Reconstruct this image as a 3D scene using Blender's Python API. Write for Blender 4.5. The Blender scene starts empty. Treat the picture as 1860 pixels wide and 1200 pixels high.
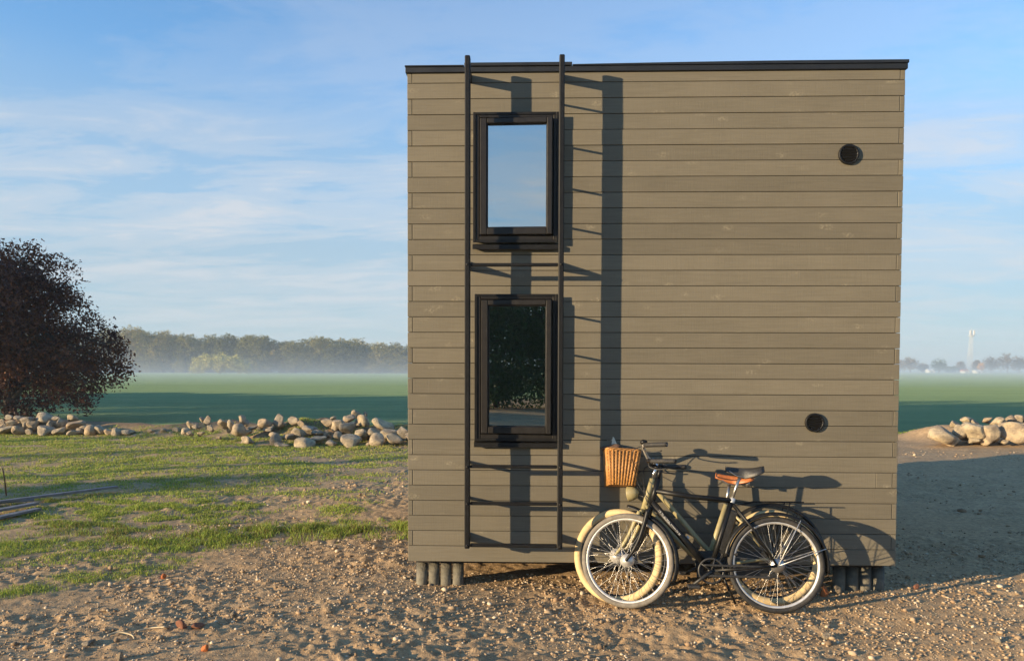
import bpy, math, random
import numpy as np
from mathutils import Vector, Matrix

random.seed(7)
rng = np.random.default_rng(11)
rad = math.radians
S = bpy.context.scene
COL = S.collection

# ------------------------------------------------------------------ camera
FPX, PW, PH = 1400.0, 1860.0, 1200.0
YAW, PITCH, ROLL, SHY = rad(1.6546), rad(1.9707), rad(0.1618), 116.17
EYE = np.array([0.0, 0.0, 1.70])
_fw = np.array([-math.sin(YAW)*math.cos(PITCH), math.cos(YAW)*math.cos(PITCH), -math.sin(PITCH)])
_r0 = np.array([math.cos(YAW), math.sin(YAW), 0.0]); _u0 = np.cross(_r0, _fw)
_r = _r0*math.cos(ROLL)+_u0*math.sin(ROLL); _u = -_r0*math.sin(ROLL)+_u0*math.cos(ROLL)
cam_d = bpy.data.cameras.new('camera'); cam = bpy.data.objects.new('camera', cam_d); COL.objects.link(cam)
cam_d.sensor_width = 36.0; cam_d.lens = FPX/PW*36.0; cam_d.shift_y = SHY/PW
cam_d.clip_start = 0.05; cam_d.clip_end = 20000
M = Matrix(((_r[0], _u[0], -_fw[0], EYE[0]), (_r[1], _u[1], -_fw[1], EYE[1]), (_r[2], _u[2], -_fw[2], EYE[2]), (0, 0, 0, 1)))
cam.matrix_world = M
S.camera = cam
S.render.resolution_x, S.render.resolution_y = 1024, 660

def at(px, py, Y):
    """world point on the vertical plane at distance Y seen at a photograph pixel"""
    d = _fw*FPX + _r*(px-930.0) - _u*(py-600.0-SHY)
    return EYE + d*(Y/d[1])
def gnd(px, py, z=0.0):
    d = _fw*FPX + _r*(px-930.0) - _u*(py-600.0-SHY)
    return EYE + d*((z-EYE[2])/d[2])

# ------------------------------------------------------------------ world, sun, exposure
SUN_AZ, SUN_EL = rad(62.0), rad(9.8)
w = bpy.data.worlds.new('World'); S.world = w; w.use_nodes = True
nt = w.node_tree; nt.nodes.clear()
def N(t, typ, **kw):
    n = t.nodes.new(typ)
    for k, v in kw.items():
        if k in n.inputs.keys(): n.inputs[k].default_value = v
        else: setattr(n, k, v)
    return n
def math_n(t, op, a=None, b=None, c=None, clamp=False):
    n = t.nodes.new('ShaderNodeMath'); n.operation = op; n.use_clamp = clamp
    for i, v in enumerate((a, b, c)):
        if v is None: continue
        if isinstance(v, (int, float)): n.inputs[i].default_value = v
        else: t.links.new(v, n.inputs[i])
    return n.outputs[0]
def ramp(t, src, stops, interp='LINEAR'):
    n = t.nodes.new('ShaderNodeValToRGB'); n.color_ramp.interpolation = interp
    els = n.color_ramp.elements
    while len(els) < len(stops): els.new(0.5)
    for e, (p, c) in zip(els, stops):
        e.position = p; e.color = (c, c, c, 1) if isinstance(c, (int, float)) else (*c, 1)
    t.links.new(src, n.inputs[0]); return n.outputs[0]
def mix(t, fac, a, b, blend='MIX'):
    n = t.nodes.new('ShaderNodeMix'); n.data_type = 'RGBA'; n.blend_type = blend; n.clamp_factor = True
    for sock, v in ((n.inputs[0], fac), (n.inputs[6], a), (n.inputs[7], b)):
        if isinstance(v, (int, float)): sock.default_value = v
        elif isinstance(v, tuple): sock.default_value = (*v, 1) if len(v) == 3 else v
        else: t.links.new(v, sock)
    return n.outputs[2]
sky = N(nt, 'ShaderNodeTexSky'); sky.sky_type = 'NISHITA'; sky.sun_disc = False
sky.sun_elevation = SUN_EL; sky.sun_rotation = math.pi + SUN_AZ
sky.air_density = 1.0; sky.dust_density = 0.0; sky.ozone_density = 4.5
tc = N(nt, 'ShaderNodeTexCoord'); sp = N(nt, 'ShaderNodeSeparateXYZ'); nt.links.new(tc.outputs['Generated'], sp.inputs[0])
zc = math_n(nt, 'MAXIMUM', sp.outputs[2], 0.0)
den = math_n(nt, 'ADD', zc, 0.10)
cx = math_n(nt, 'DIVIDE', sp.outputs[0], den); cy = math_n(nt, 'DIVIDE', sp.outputs[1], den)
cv = N(nt, 'ShaderNodeCombineXYZ'); nt.links.new(cx, cv.inputs[0]); nt.links.new(cy, cv.inputs[1])
cv.inputs[2].default_value = 3.7
mp = N(nt, 'ShaderNodeMapping'); mp.inputs['Rotation'].default_value = (0, 0, rad(24)); mp.inputs['Scale'].default_value = (0.50, 1.05, 1); mp.inputs['Location'].default_value = (2.3, 0.7, 0)
nt.links.new(cv.outputs[0], mp.inputs[0])
n1 = N(nt, 'ShaderNodeTexNoise', Scale=2.6, Detail=10.0, Roughness=0.64, Distortion=0.4); nt.links.new(mp.outputs[0], n1.inputs['Vector'])
n2 = N(nt, 'ShaderNodeTexNoise', Scale=0.45, Detail=3.0, Roughness=0.5); nt.links.new(mp.outputs[0], n2.inputs['Vector'])
dens = math_n(nt, 'ADD', math_n(nt, 'MULTIPLY', n1.outputs[0], 0.72), math_n(nt, 'MULTIPLY', n2.outputs[0], 0.40))
cl = ramp(nt, dens, [(0.49, 0.0), (0.57, 0.45), (0.68, 1.0)], 'EASE')
elev = ramp(nt, sp.outputs[2], [(0.0, 0.25), (0.08, 0.75), (0.20, 1.0), (0.34, 0.35), (0.55, 0.15)], 'EASE')
cfac = math_n(nt, 'MULTIPLY', math_n(nt, 'MULTIPLY', cl, elev), 0.70, clamp=True)
SKY_STR = 0.128
skyc = mix(nt, 1.0, sky.outputs[0], (1.0, 1.28, 1.28), 'MULTIPLY')
cloudc = (2.98, 2.95, 3.02)
# even grey-blue veil that thins with height, then the brighter streaks
veil = ramp(nt, math_n(nt, 'ADD', sp.outputs[2], math_n(nt, 'MULTIPLY_ADD', n2.outputs[0], .16, -.08)), [(0.0, .88), (0.11, .84), (0.25, .58), (0.37, .14), (0.52, 0.0)], 'EASE')
tot = mix(nt, veil, skyc, (1.70, 2.14, 2.52))
tot = mix(nt, cfac, tot, cloudc)
bg = N(nt, 'ShaderNodeBackground', Strength=SKY_STR); nt.links.new(tot, bg.inputs[0])
wo = N(nt, 'ShaderNodeOutputWorld'); nt.links.new(bg.outputs[0], wo.inputs[0])

sl = bpy.data.lights.new('sun', 'SUN'); sl.energy = 5.0; sl.angle = rad(0.55); sl.color = (1.0, 0.78, 0.50)
so = bpy.data.objects.new('sun', sl); COL.objects.link(so)
TRAVEL = Vector((math.cos(SUN_EL)*math.sin(SUN_AZ), math.cos(SUN_EL)*math.cos(SUN_AZ), -math.sin(SUN_EL)))
so.rotation_euler = TRAVEL.to_track_quat('-Z', 'Y').to_euler(); so.location = (-30, -20, 30)
S.view_settings.view_transform = 'Standard'; S.view_settings.look = 'None'
S.view_settings.exposure = 1.05; S.view_settings.gamma = 1.0

# ------------------------------------------------------------------ helpers
def tag(o, label=None, cat=None, group=None, kind=None):
    if label: o['label'] = label
    if cat: o['category'] = cat
    if group: o['group'] = group
    if kind: o['kind'] = kind
    return o
def empty(name, loc=(0, 0, 0), rot=(0, 0, 0), parent=None):
    o = bpy.data.objects.new(name, None); COL.objects.link(o); o.location = loc; o.rotation_euler = rot
    o.empty_display_size = 0.1
    if parent: o.parent = parent
    return o
def link(name, me, parent=None, loc=(0, 0, 0), rot=(0, 0, 0), scale=(1, 1, 1)):
    o = bpy.data.objects.new(name, me); COL.objects.link(o); o.location = loc; o.rotation_euler = rot; o.scale = scale
    if parent: o.parent = parent
    return o
def np_mesh(name, V, F, mats, smooth=False, midx=None):
    V = np.asarray(V, dtype=np.float32); F = np.asarray(F, dtype=np.int32)
    me = bpy.data.meshes.new(name); k = F.shape[1]
    me.vertices.add(len(V)); me.vertices.foreach_set('co', V.ravel())
    me.loops.add(F.size); me.loops.foreach_set('vertex_index', F.ravel())
    me.polygons.add(len(F)); me.polygons.foreach_set('loop_start', np.arange(0, F.size, k, dtype=np.int32))
    if smooth: me.polygons.foreach_set('use_smooth', np.ones(len(F), dtype=bool))
    for m in (mats if isinstance(mats, (list, tuple)) else [mats]): me.materials.append(m)
    if midx is not None: me.polygons.foreach_set('material_index', np.asarray(midx, dtype=np.int32))
    me.update(calc_edges=True); return me
def attr(me, name, vals):
    a = me.attributes.new(name, 'FLOAT', 'POINT'); a.data.foreach_set('value', np.asarray(vals, dtype=np.float32))

class MB:
    """collects shapes into one mesh"""
    def __init__(s): s.v = []; s.f = []; s.sm = []; s.xf = None
    def _add(s, vs, fs, smooth=False):
        b = len(s.v)
        s.v += [tuple(s.xf @ Vector(p)) if s.xf else tuple(p) for p in vs]
        s.f += [tuple(i+b for i in f) for f in fs]; s.sm += [smooth]*len(fs)
    def box(s, lo, hi, bev=0.0, rot=None):
        lo = Vector(lo); hi = Vector(hi); c = (lo+hi)/2; h = (hi-lo)/2
        b = min(bev, h.x*.49, h.y*.49, h.z*.49)
        if b <= 0:
            vs = [Vector((x*h.x, y*h.y, z*h.z)) for z in (-1, 1) for y in (-1, 1) for x in (-1, 1)]
            fs = [(0, 2, 3, 1), (4, 5, 7, 6), (0, 1, 5, 4), (2, 6, 7, 3), (0, 4, 6, 2), (1, 3, 7, 5)]
        else:
            vs = []; idx = {}
            for z in (-1, 1):
                for y in (-1, 1):
                    for x in (-1, 1):
                        for a in range(3):
                            p = [x*(h.x-b), y*(h.y-b), z*(h.z-b)]; p[a] = (x, y, z)[a]*h[a]
                            idx[(x, y, z, a)] = len(vs); vs.append(Vector(p))
            fs = []
            for a in range(3):
                o1, o2 = [k for k in range(3) if k != a]
                for sg in (-1, 1):
                    q = []
                    for (s1, s2) in ((-1, -1), (1, -1), (1, 1), (-1, 1)):
                        k = [0, 0, 0]; k[a] = sg; k[o1] = s1; k[o2] = s2; q.append(idx[(*k, a)])
                    fs.append(tuple(q))
                for s1 in (-1, 1):
                    for s2 in (-1, 1):
                        k0 = [0, 0, 0]; k1 = [0, 0, 0]; k0[a] = -1; k1[a] = 1
                        k0[o1] = k1[o1] = s1; k0[o2] = k1[o2] = s2
                        fs.append((idx[(*k0, o1)], idx[(*k1, o1)], idx[(*k1, o2)], idx[(*k0, o2)]))
            for z in (-1, 1):
                for y in (-1, 1):
                    for x in (-1, 1): fs.append(tuple(idx[(x, y, z, a)] for a in range(3)))
            fs2 = []
            for f in fs:
                n = (vs[f[1]]-vs[f[0]]).cross(vs[f[2]]-vs[f[1]]); m = sum((vs[i] for i in f), Vector())
                fs2.append(f if n.dot(m) > 0 else f[::-1])
            fs = fs2
        s._add([(rot @ p if rot else p)+c for p in vs], fs); return s
    def tube(s, pts, r, n=10, cap=True, closed=False, flat=1.0):
        pts = [Vector(p) for p in pts]; m = len(pts)
        rs = r if isinstance(r, (list, tuple)) else [r]*m
        vs = []; fs = []; up = None
        for i, p in enumerate(pts):
            if closed: t = pts[(i+1) % m]-pts[i-1]
            else: t = pts[min(i+1, m-1)]-pts[max(i-1, 0)]
            t.normalize()
            if up is None:
                up = Vector((0, 0, 1)) if abs(t.z) < .9 else Vector((1, 0, 0))
                if closed and abs(sum((a.y for a in pts), 0)/m - pts[0].y) < 1e-5 and all(abs(a.y-pts[0].y) < 1e-6 for a in pts): up = Vector((0, 1, 0))
            a = t.cross(up); a.normalize(); bb = a.cross(t); up = bb
            for k in range(n):
                th = 2*math.pi*k/n; vs.append(p+a*(rs[i]*math.cos(th))+bb*(rs[i]*flat*math.sin(th)))
        for i in range(m if closed else m-1):
            j = (i+1) % m
            for k in range(n):
                k2 = (k+1) % n; fs.append((i*n+k, i*n+k2, j*n+k2, j*n+k))
        s._add(vs, fs, True)
        if cap and not closed:
            b = len(s.v)-len(vs)
            s.f.append(tuple(b+k for k in range(n))[::-1]); s.sm.append(False)
            s.f.append(tuple(b+(m-1)*n+k for k in range(n))); s.sm.append(False)
        return s
    def lathe(s, c, axis, prof, n=24, smooth=True):
        """prof: list of (along axis, radius)"""
        ax = Vector(axis).normalized(); u = ax.orthogonal().normalized(); v = ax.cross(u); c = Vector(c); vs = []; fs = []
        for (h, r) in prof:
            for k in range(n):
                th = 2*math.pi*k/n; vs.append(c+ax*h+(u*math.cos(th)+v*math.sin(th))*r)
        for i in range(len(prof)-1):
            for k in range(n):
                k2 = (k+1) % n; fs.append((i*n+k, i*n+k2, (i+1)*n+k2, (i+1)*n+k))
        s._add(vs, fs, smooth); return s
    def poly(s, vs, fs, smooth=False): s._add(vs, fs, smooth); return s
    def mesh(s, name, mat):
        me = bpy.data.meshes.new(name); me.from_pydata(s.v, [], s.f)
        me.polygons.foreach_set('use_smooth', np.array(s.sm, dtype=bool))
        me.materials.append(mat); me.update(); return me
    def build(s, name, mat, parent=None, **kw): return link(name, s.mesh(name, mat), parent, **kw)

def spline(pts, n=6):
    P = [Vector(p) for p in pts]; out = []
    for i in range(len(P)-1):
        p0 = P[max(i-1, 0)]; p1 = P[i]; p2 = P[i+1]; p3 = P[min(i+2, len(P)-1)]
        for k in range(n):
            t = k/n
            out.append(0.5*((2*p1)+(p2-p0)*t+(2*p0-5*p1+4*p2-p3)*t*t+(3*p1-p0-3*p2+p3)*t**3))
    out.append(P[-1]); return out

def vnoise(x, y, seed=0):
    r = np.random.default_rng(seed).random((257, 257)).astype(np.float32)
    x = np.mod(x, 256.0); y = np.mod(y, 256.0); xi = x.astype(np.int32); yi = y.astype(np.int32)
    fx = x-xi; fy = y-yi; fx = fx*fx*(3-2*fx); fy = fy*fy*(3-2*fy); xi %= 256; yi %= 256
    r[256] = r[0]; r[:, 256] = r[:, 0]
    return (r[xi, yi]*(1-fx)+r[xi+1, yi]*fx)*(1-fy)+(r[xi, yi+1]*(1-fx)+r[xi+1, yi+1]*fx)*fy
def fbm(x, y, sc, octv=3, seed=0):
    t = 0; a = 1.0; tot = 0
    ca, sa = math.cos(.6), math.sin(.6)
    for i in range(octv):
        t = t+a*vnoise((x*ca-y*sa)/sc+17.3*i, (x*sa+y*ca)/sc+9.1*i, seed+i); tot += a; a *= .5; sc *= .5
    return t/tot
def sstep(a, b, x):
    t = np.clip((x-a)/(b-a), 0, 1); return t*t*(3-2*t)

# ------------------------------------------------------------------ materials
def new_mat(name):
    m = bpy.data.materials.new(name); m.use_nodes = True; t = m.node_tree
    return m, t, t.nodes['Principled BSDF']
def pmat(name, col, rough=0.5, metal=0.0, var=0.12, scale=30.0, bump=0.0, bscale=60.0, spec=0.5, dirt=None, coat=0.0):
    m, t, b = new_mat(name)
    b.inputs['Roughness'].default_value = rough; b.inputs['Metallic'].default_value = metal
    b.inputs['Specular IOR Level'].default_value = spec
    if coat: b.inputs['Coat Weight'].default_value = coat
    co = N(t, 'ShaderNodeTexCoord'); no = N(t, 'ShaderNodeTexNoise', Scale=scale, Detail=5.0); t.links.new(co.outputs['Object'], no.inputs['Vector'])
    lo = tuple(c*(1-var) for c in col); hi = tuple(min(1, c*(1+var)) for c in col)
    c = mix(t, ramp(t, no.outputs[0], [(0.3, 0.0), (0.7, 1.0)]), lo, hi)
    if dirt:
        nd = N(t, 'ShaderNodeTexNoise', Scale=scale*.3, Detail=8.0, Roughness=.7); t.links.new(co.outputs['Object'], nd.inputs['Vector'])
        c = mix(t, ramp(t, nd.outputs[0], [(0.48, 0.0), (0.72, .7)]), c, dirt)
    t.links.new(c, b.inputs['Base Color'])
    r2 = math_n(t, 'MULTIPLY_ADD', no.outputs[0], .18, rough-.09, clamp=True); t.links.new(r2, b.inputs['Roughness'])
    if bump:
        nb = N(t, 'ShaderNodeTexNoise', Scale=bscale, Detail=6.0); t.links.new(co.outputs['Object'], nb.inputs['Vector'])
        bp = N(t, 'ShaderNodeBump', Strength=bump, Distance=0.01); t.links.new(nb.outputs[0], bp.inputs['Height']); t.links.new(bp.outputs[0], b.inputs['Normal'])
    return m

def board_material():
    m, t, b = new_mat('stained_board')
    g = N(t, 'ShaderNodeNewGeometry'); oi = N(t, 'ShaderNodeObjectInfo')
    off = N(t, 'ShaderNodeCombineXYZ')
    for i, k in enumerate((37.0, 11.0, 19.0)): t.links.new(math_n(t, 'MULTIPLY', oi.outputs['Random'], k), off.inputs[i])
    ad = N(t, 'ShaderNodeVectorMath'); ad.operation = 'ADD'; t.links.new(g.outputs['Position'], ad.inputs[0]); t.links.new(off.outputs[0], ad.inputs[1])
    mp = N(t, 'ShaderNodeMapping'); mp.inputs['Scale'].default_value = (1.3, 1.3, 34.0); t.links.new(ad.outputs[0], mp.inputs[0])
    gr = N(t, 'ShaderNodeTexNoise', Scale=3.0, Detail=7.0, Roughness=.62, Distortion=.6); t.links.new(mp.outputs[0], gr.inputs['Vector'])
    mp2 = N(t, 'ShaderNodeMapping'); mp2.inputs['Scale'].default_value = (90.0, 90.0, 4.0); t.links.new(ad.outputs[0], mp2.inputs[0])
    saw = N(t, 'ShaderNodeTexNoise', Scale=1.6, Detail=2.0); t.links.new(mp2.outputs[0], saw.inputs['Vector'])
    bl = N(t, 'ShaderNodeTexNoise', Scale=2.2, Detail=3.0); t.links.new(ad.outputs[0], bl.inputs['Vector'])
    c = mix(t, ramp(t, gr.outputs[0], [(.3, 0.0), (.72, 1.0)]), (.134, .117, .083), (.180, .156, .110))
    c = mix(t, ramp(t, saw.outputs[0], [(.35, 0.0), (.7, .28)]), c, (.128, .112, .08))
    c = mix(t, ramp(t, bl.outputs[0], [(.35, 0.0), (.75, .35)]), c, (.212, .184, .132))
    # knots: pale smears where the stain wore through, with a darker heart
    mk = N(t, 'ShaderNodeMapping'); mk.inputs['Scale'].default_value = (4.2, 4.2, 8.5); t.links.new(ad.outputs[0], mk.inputs[0])
    wn = N(t, 'ShaderNodeTexNoise', Scale=2.5, Detail=3.0); t.links.new(mk.outputs[0], wn.inputs['Vector'])
    va = N(t, 'ShaderNodeVectorMath'); va.operation = 'MULTIPLY_ADD'; t.links.new(wn.outputs['Color'], va.inputs[0]); va.inputs[1].default_value = (.28, .28, .28); t.links.new(mk.outputs[0], va.inputs[2])
    vo = N(t, 'ShaderNodeTexVoronoi', Scale=1.0); t.links.new(va.outputs[0], vo.inputs['Vector'])
    keep = ramp(t, vo.outputs['Color'], [(.42, 0.0), (.75, 1.0)])
    ring = ramp(t, vo.outputs['Distance'], [(.03, 0.0), (.07, 1.0), (.16, .45), (.24, 0.0)])
    fine = N(t, 'ShaderNodeTexNoise', Scale=70.0, Detail=3.0); t.links.new(ad.outputs[0], fine.inputs['Vector'])
    kf = math_n(t, 'MULTIPLY', math_n(t, 'MULTIPLY', ring, keep), ramp(t, fine.outputs[0], [(.42, 0.0), (.68, .6)]))
    c = mix(t, kf, c, (.40, .345, .235))
    heart = math_n(t, 'MULTIPLY', ramp(t, vo.outputs['Distance'], [(.0, .55), (.06, 0.0)]), keep)
    c = mix(t, heart, c, (.13, .09, .052))
    rv = math_n(t, 'MULTIPLY_ADD', oi.outputs['Random'], .22, .89)
    cc = N(t, 'ShaderNodeHueSaturation'); t.links.new(c, cc.inputs['Color']); t.links.new(rv, cc.inputs['Value'])
    t.links.new(cc.outputs[0], b.inputs['Base Color']); b.inputs['Roughness'].default_value = .72; b.inputs['Specular IOR Level'].default_value = .3
    hh = math_n(t, 'ADD', math_n(t, 'MULTIPLY', gr.outputs[0], .7), math_n(t, 'MULTIPLY', saw.outputs[0], .5))
    bp = N(t, 'ShaderNodeBump', Strength=.55, Distance=.003); t.links.new(hh, bp.inputs['Height']); t.links.new(bp.outputs[0], b.inputs['Normal'])
    return m
def leaf_material(name, cols, scale, rough=.6, trans=.25):
    m, t, b = new_mat(name)
    g = N(t, 'ShaderNodeNewGeometry'); no = N(t, 'ShaderNodeTexNoise', Scale=scale, Detail=2.0); t.links.new(g.outputs['Position'], no.inputs['Vector'])
    n2 = N(t, 'ShaderNodeTexNoise', Scale=scale*14, Detail=1.0); t.links.new(g.outputs['Position'], n2.inputs['Vector'])
    oi = N(t, 'ShaderNodeObjectInfo')
    s_ = math_n(t, 'ADD', math_n(t, 'MULTIPLY', no.outputs[0], .5), math_n(t, 'MULTIPLY', n2.outputs[0], .5))
    s_ = math_n(t, 'ADD', s_, math_n(t, 'MULTIPLY_ADD', oi.outputs['Random'], .24, -.12))
    c = ramp(t, s_, [(.32+.36*i/(len(cols)-1), k) for i, k in enumerate(cols)])
    t.links.new(c, b.inputs['Base Color']); b.inputs['Roughness'].default_value = rough; b.inputs['Specular IOR Level'].default_value = .25
    if trans:
        tr = N(t, 'ShaderNodeBsdfTranslucent'); t.links.new(c, tr.inputs[0]); mx = N(t, 'ShaderNodeMixShader', Fac=trans)
        t.links.new(b.outputs[0], mx.inputs[1]); t.links.new(tr.outputs[0], mx.inputs[2])
        t.links.new(mx.outputs[0], t.nodes['Material Output'].inputs[0])
    return m
def glass_material(name, refl, tint):
    m, t, b = new_mat(name); t.nodes.remove(b)
    gl = N(t, 'ShaderNodeBsdfGlossy', Roughness=0.004); gl.inputs[0].default_value = (.93, .98, 1, 1)
    tr = N(t, 'ShaderNodeBsdfTransparent'); tr.inputs[0].default_value = (*tint, 1)
    lw = N(t, 'ShaderNodeFresnel', IOR=1.5)
    f = math_n(t, 'ADD', lw.outputs[0], refl, clamp=True)
    mx = N(t, 'ShaderNodeMixShader'); t.links.new(f, mx.inputs[0]); t.links.new(tr.outputs[0], mx.inputs[1]); t.links.new(gl.outputs[0], mx.inputs[2])
    t.links.new(mx.outputs[0], t.nodes['Material Output'].inputs[0]); return m
def ground_material():
    m, t, b = new_mat('yard_soil')
    g = N(t, 'ShaderNodeNewGeometry'); P = g.outputs['Position']
    def no(sc, d=6.0, r=.6):
        n = N(t, 'ShaderNodeTexNoise', Scale=sc, Detail=d, Roughness=r); t.links.new(P, n.inputs['Vector']); return n.outputs[0]
    big, mid, fine, grit = no(.55), no(3.2), no(17.0), no(75.0, 4.0)
    c = mix(t, ramp(t, mid, [(.32, 0.0), (.7, 1.0)]), (.42, .278, .146), (.59, .405, .220))
    c = mix(t, ramp(t, big, [(.4, 0.0), (.68, .6)]), c, (.50, .325, .165))
    c = mix(t, ramp(t, fine, [(.36, .55), (.6, 0.0)]), c, (.20, .135, .08))
    c = mix(t, ramp(t, grit, [(.55, 0.0), (.72, .6)]), c, (.64, .49, .31))
    c = mix(t, ramp(t, grit, [(.28, .6), (.42, 0.0)]), c, (.12, .085, .058))
    at_ = N(t, 'ShaderNodeAttribute'); at_.attribute_name = 'turf'
    moss = mix(t, ramp(t, fine, [(.35, 0.0), (.65, 1.0)]), (.17, .16, .055), (.27, .25, .09))
    tf = math_n(t, 'MULTIPLY', at_.outputs['Fac'], ramp(t, mid, [(.3, .25), (.6, .95)]))
    c = mix(t, tf, c, moss)
    wet = N(t, 'ShaderNodeAttribute'); wet.attribute_name = 'humus'
    c = mix(t, math_n(t, 'MULTIPLY', wet.outputs['Fac'], .8), c, (.16, .105, .065))
    t.links.new(c, b.inputs['Base Color']); b.inputs['Roughness'].default_value = .95; b.inputs['Specular IOR Level'].default_value = .1
    h = math_n(t, 'ADD', math_n(t, 'MULTIPLY', fine, .6), math_n(t, 'MULTIPLY', grit, .4))
    bp = N(t, 'ShaderNodeBump', Strength=.8, Distance=.02); t.links.new(h, bp.inputs['Height']); t.links.new(bp.outputs[0], b.inputs['Normal'])
    return m
def field_material():
    m, t, b = new_mat('young_crop_field')
    g = N(t, 'ShaderNodeNewGeometry')
    mp = N(t, 'ShaderNodeMapping'); mp.inputs['Rotation'].default_value = (0, 0, rad(2)); mp.inputs['Scale'].default_value = (.05, .6, 1); t.links.new(g.outputs['Position'], mp.inputs[0])
    n1 = N(t, 'ShaderNodeTexNoise', Scale=1.0, Detail=6.0, Roughness=.65); t.links.new(mp.outputs[0], n1.inputs['Vector'])
    n2 = N(t, 'ShaderNodeTexNoise', Scale=5.0, Detail=6.0, Roughness=.7); t.links.new(g.outputs['Position'], n2.inputs['Vector'])
    c = mix(t, ramp(t, n1.outputs[0], [(.40, 0.0), (.60, 1.0)]), (.18, .27, .095), (.29, .36, .13))
    c = mix(t, ramp(t, n2.outputs[0], [(.4, 0.0), (.7, .5)]), c, (.10, .17, .07))
    t.links.new(c, b.inputs['Base Color']); b.inputs['Roughness'].default_value = .9; b.inputs['Specular IOR Level'].default_value = .15; b.inputs['Sheen Weight'].default_value = .6; b.inputs['Sheen Roughness'].default_value = .5; b.inputs['Sheen Tint'].default_value = (.6, .8, .4, 1)
    bp = N(t, 'ShaderNodeBump', Strength=1.0, Distance=.35); t.links.new(n2.outputs[0], bp.inputs['Height']); t.links.new(bp.outputs[0], b.inputs['Normal'])
    return m
def attr_mat(name, cols, attr_name, rough=.85, noise=40.0, trans=0.0, bump=0.0):
    m, t, b = new_mat(name)
    a = N(t, 'ShaderNodeAttribute'); a.attribute_name = attr_name
    k = len(cols)-1
    c = ramp(t, a.outputs['Fac'], [(i/k, v) for i, v in enumerate(cols)])
    g = N(t, 'ShaderNodeNewGeometry'); no = N(t, 'ShaderNodeTexNoise', Scale=noise, Detail=4.0); t.links.new(g.outputs['Position'], no.inputs['Vector'])
    hs = N(t, 'ShaderNodeHueSaturation'); t.links.new(c, hs.inputs['Color']); t.links.new(math_n(t, 'MULTIPLY_ADD', no.outputs[0], .6, .7), hs.inputs['Value'])
    t.links.new(hs.outputs[0], b.inputs['Base Color']); b.inputs['Roughness'].default_value = rough; b.inputs['Specular IOR Level'].default_value = .2
    if trans:
        tr = N(t, 'ShaderNodeBsdfTranslucent'); t.links.new(hs.outputs[0], tr.inputs[0]); mx = N(t, 'ShaderNodeMixShader', Fac=trans)
        t.links.new(b.outputs[0], mx.inputs[1]); t.links.new(tr.outputs[0], mx.inputs[2]); t.links.new(mx.outputs[0], t.nodes['Material Output'].inputs[0])
    return m
def stone_material():
    m, t, b = new_mat('field_stone')
    co = N(t, 'ShaderNodeTexCoord'); oi = N(t, 'ShaderNodeObjectInfo')
    av = N(t, 'ShaderNodeVectorMath'); av.operation = 'ADD'; t.links.new(co.outputs['Object'], av.inputs[0]); of = N(t, 'ShaderNodeCombineXYZ')
    for i in range(3): t.links.new(math_n(t, 'MULTIPLY', oi.outputs['Random'], 31.0+7*i), of.inputs[i])
    t.links.new(of.outputs[0], av.inputs[1])
    n1 = N(t, 'ShaderNodeTexNoise', Scale=1.6, Detail=6.0, Roughness=.65); t.links.new(av.outputs[0], n1.inputs['Vector'])
    n2 = N(t, 'ShaderNodeTexNoise', Scale=7.0, Detail=7.0, Roughness=.7); t.links.new(av.outputs[0], n2.inputs['Vector'])
    base = ramp(t, oi.outputs['Random'], [(0.0, (.45, .33, .20)), (.3, (.56, .45, .29)), (.55, (.40, .34, .25)), (.8, (.60, .48, .29)), (1.0, (.38, .295, .20))])
    c = mix(t, ramp(t, n1.outputs[0], [(.42, 0.0), (.60, .75)]), base, (.22, .175, .135))
    c = mix(t, ramp(t, n2.outputs[0], [(.55, 0.0), (.75, .6)]), c, (.58, .50, .38))
    c = mix(t, ramp(t, n2.outputs[0], [(.25, .6), (.42, 0.0)]), c, (.17, .14, .11))
    t.links.new(c, b.inputs['Base Color']); b.inputs['Roughness'].default_value = .88; b.inputs['Specular IOR Level'].default_value = .25
    bp = N(t, 'ShaderNodeBump', Strength=.7, Distance=.07); t.links.new(n2.outputs[0], bp.inputs['Height']); t.links.new(bp.outputs[0], b.inputs['Normal'])
    return m

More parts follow.
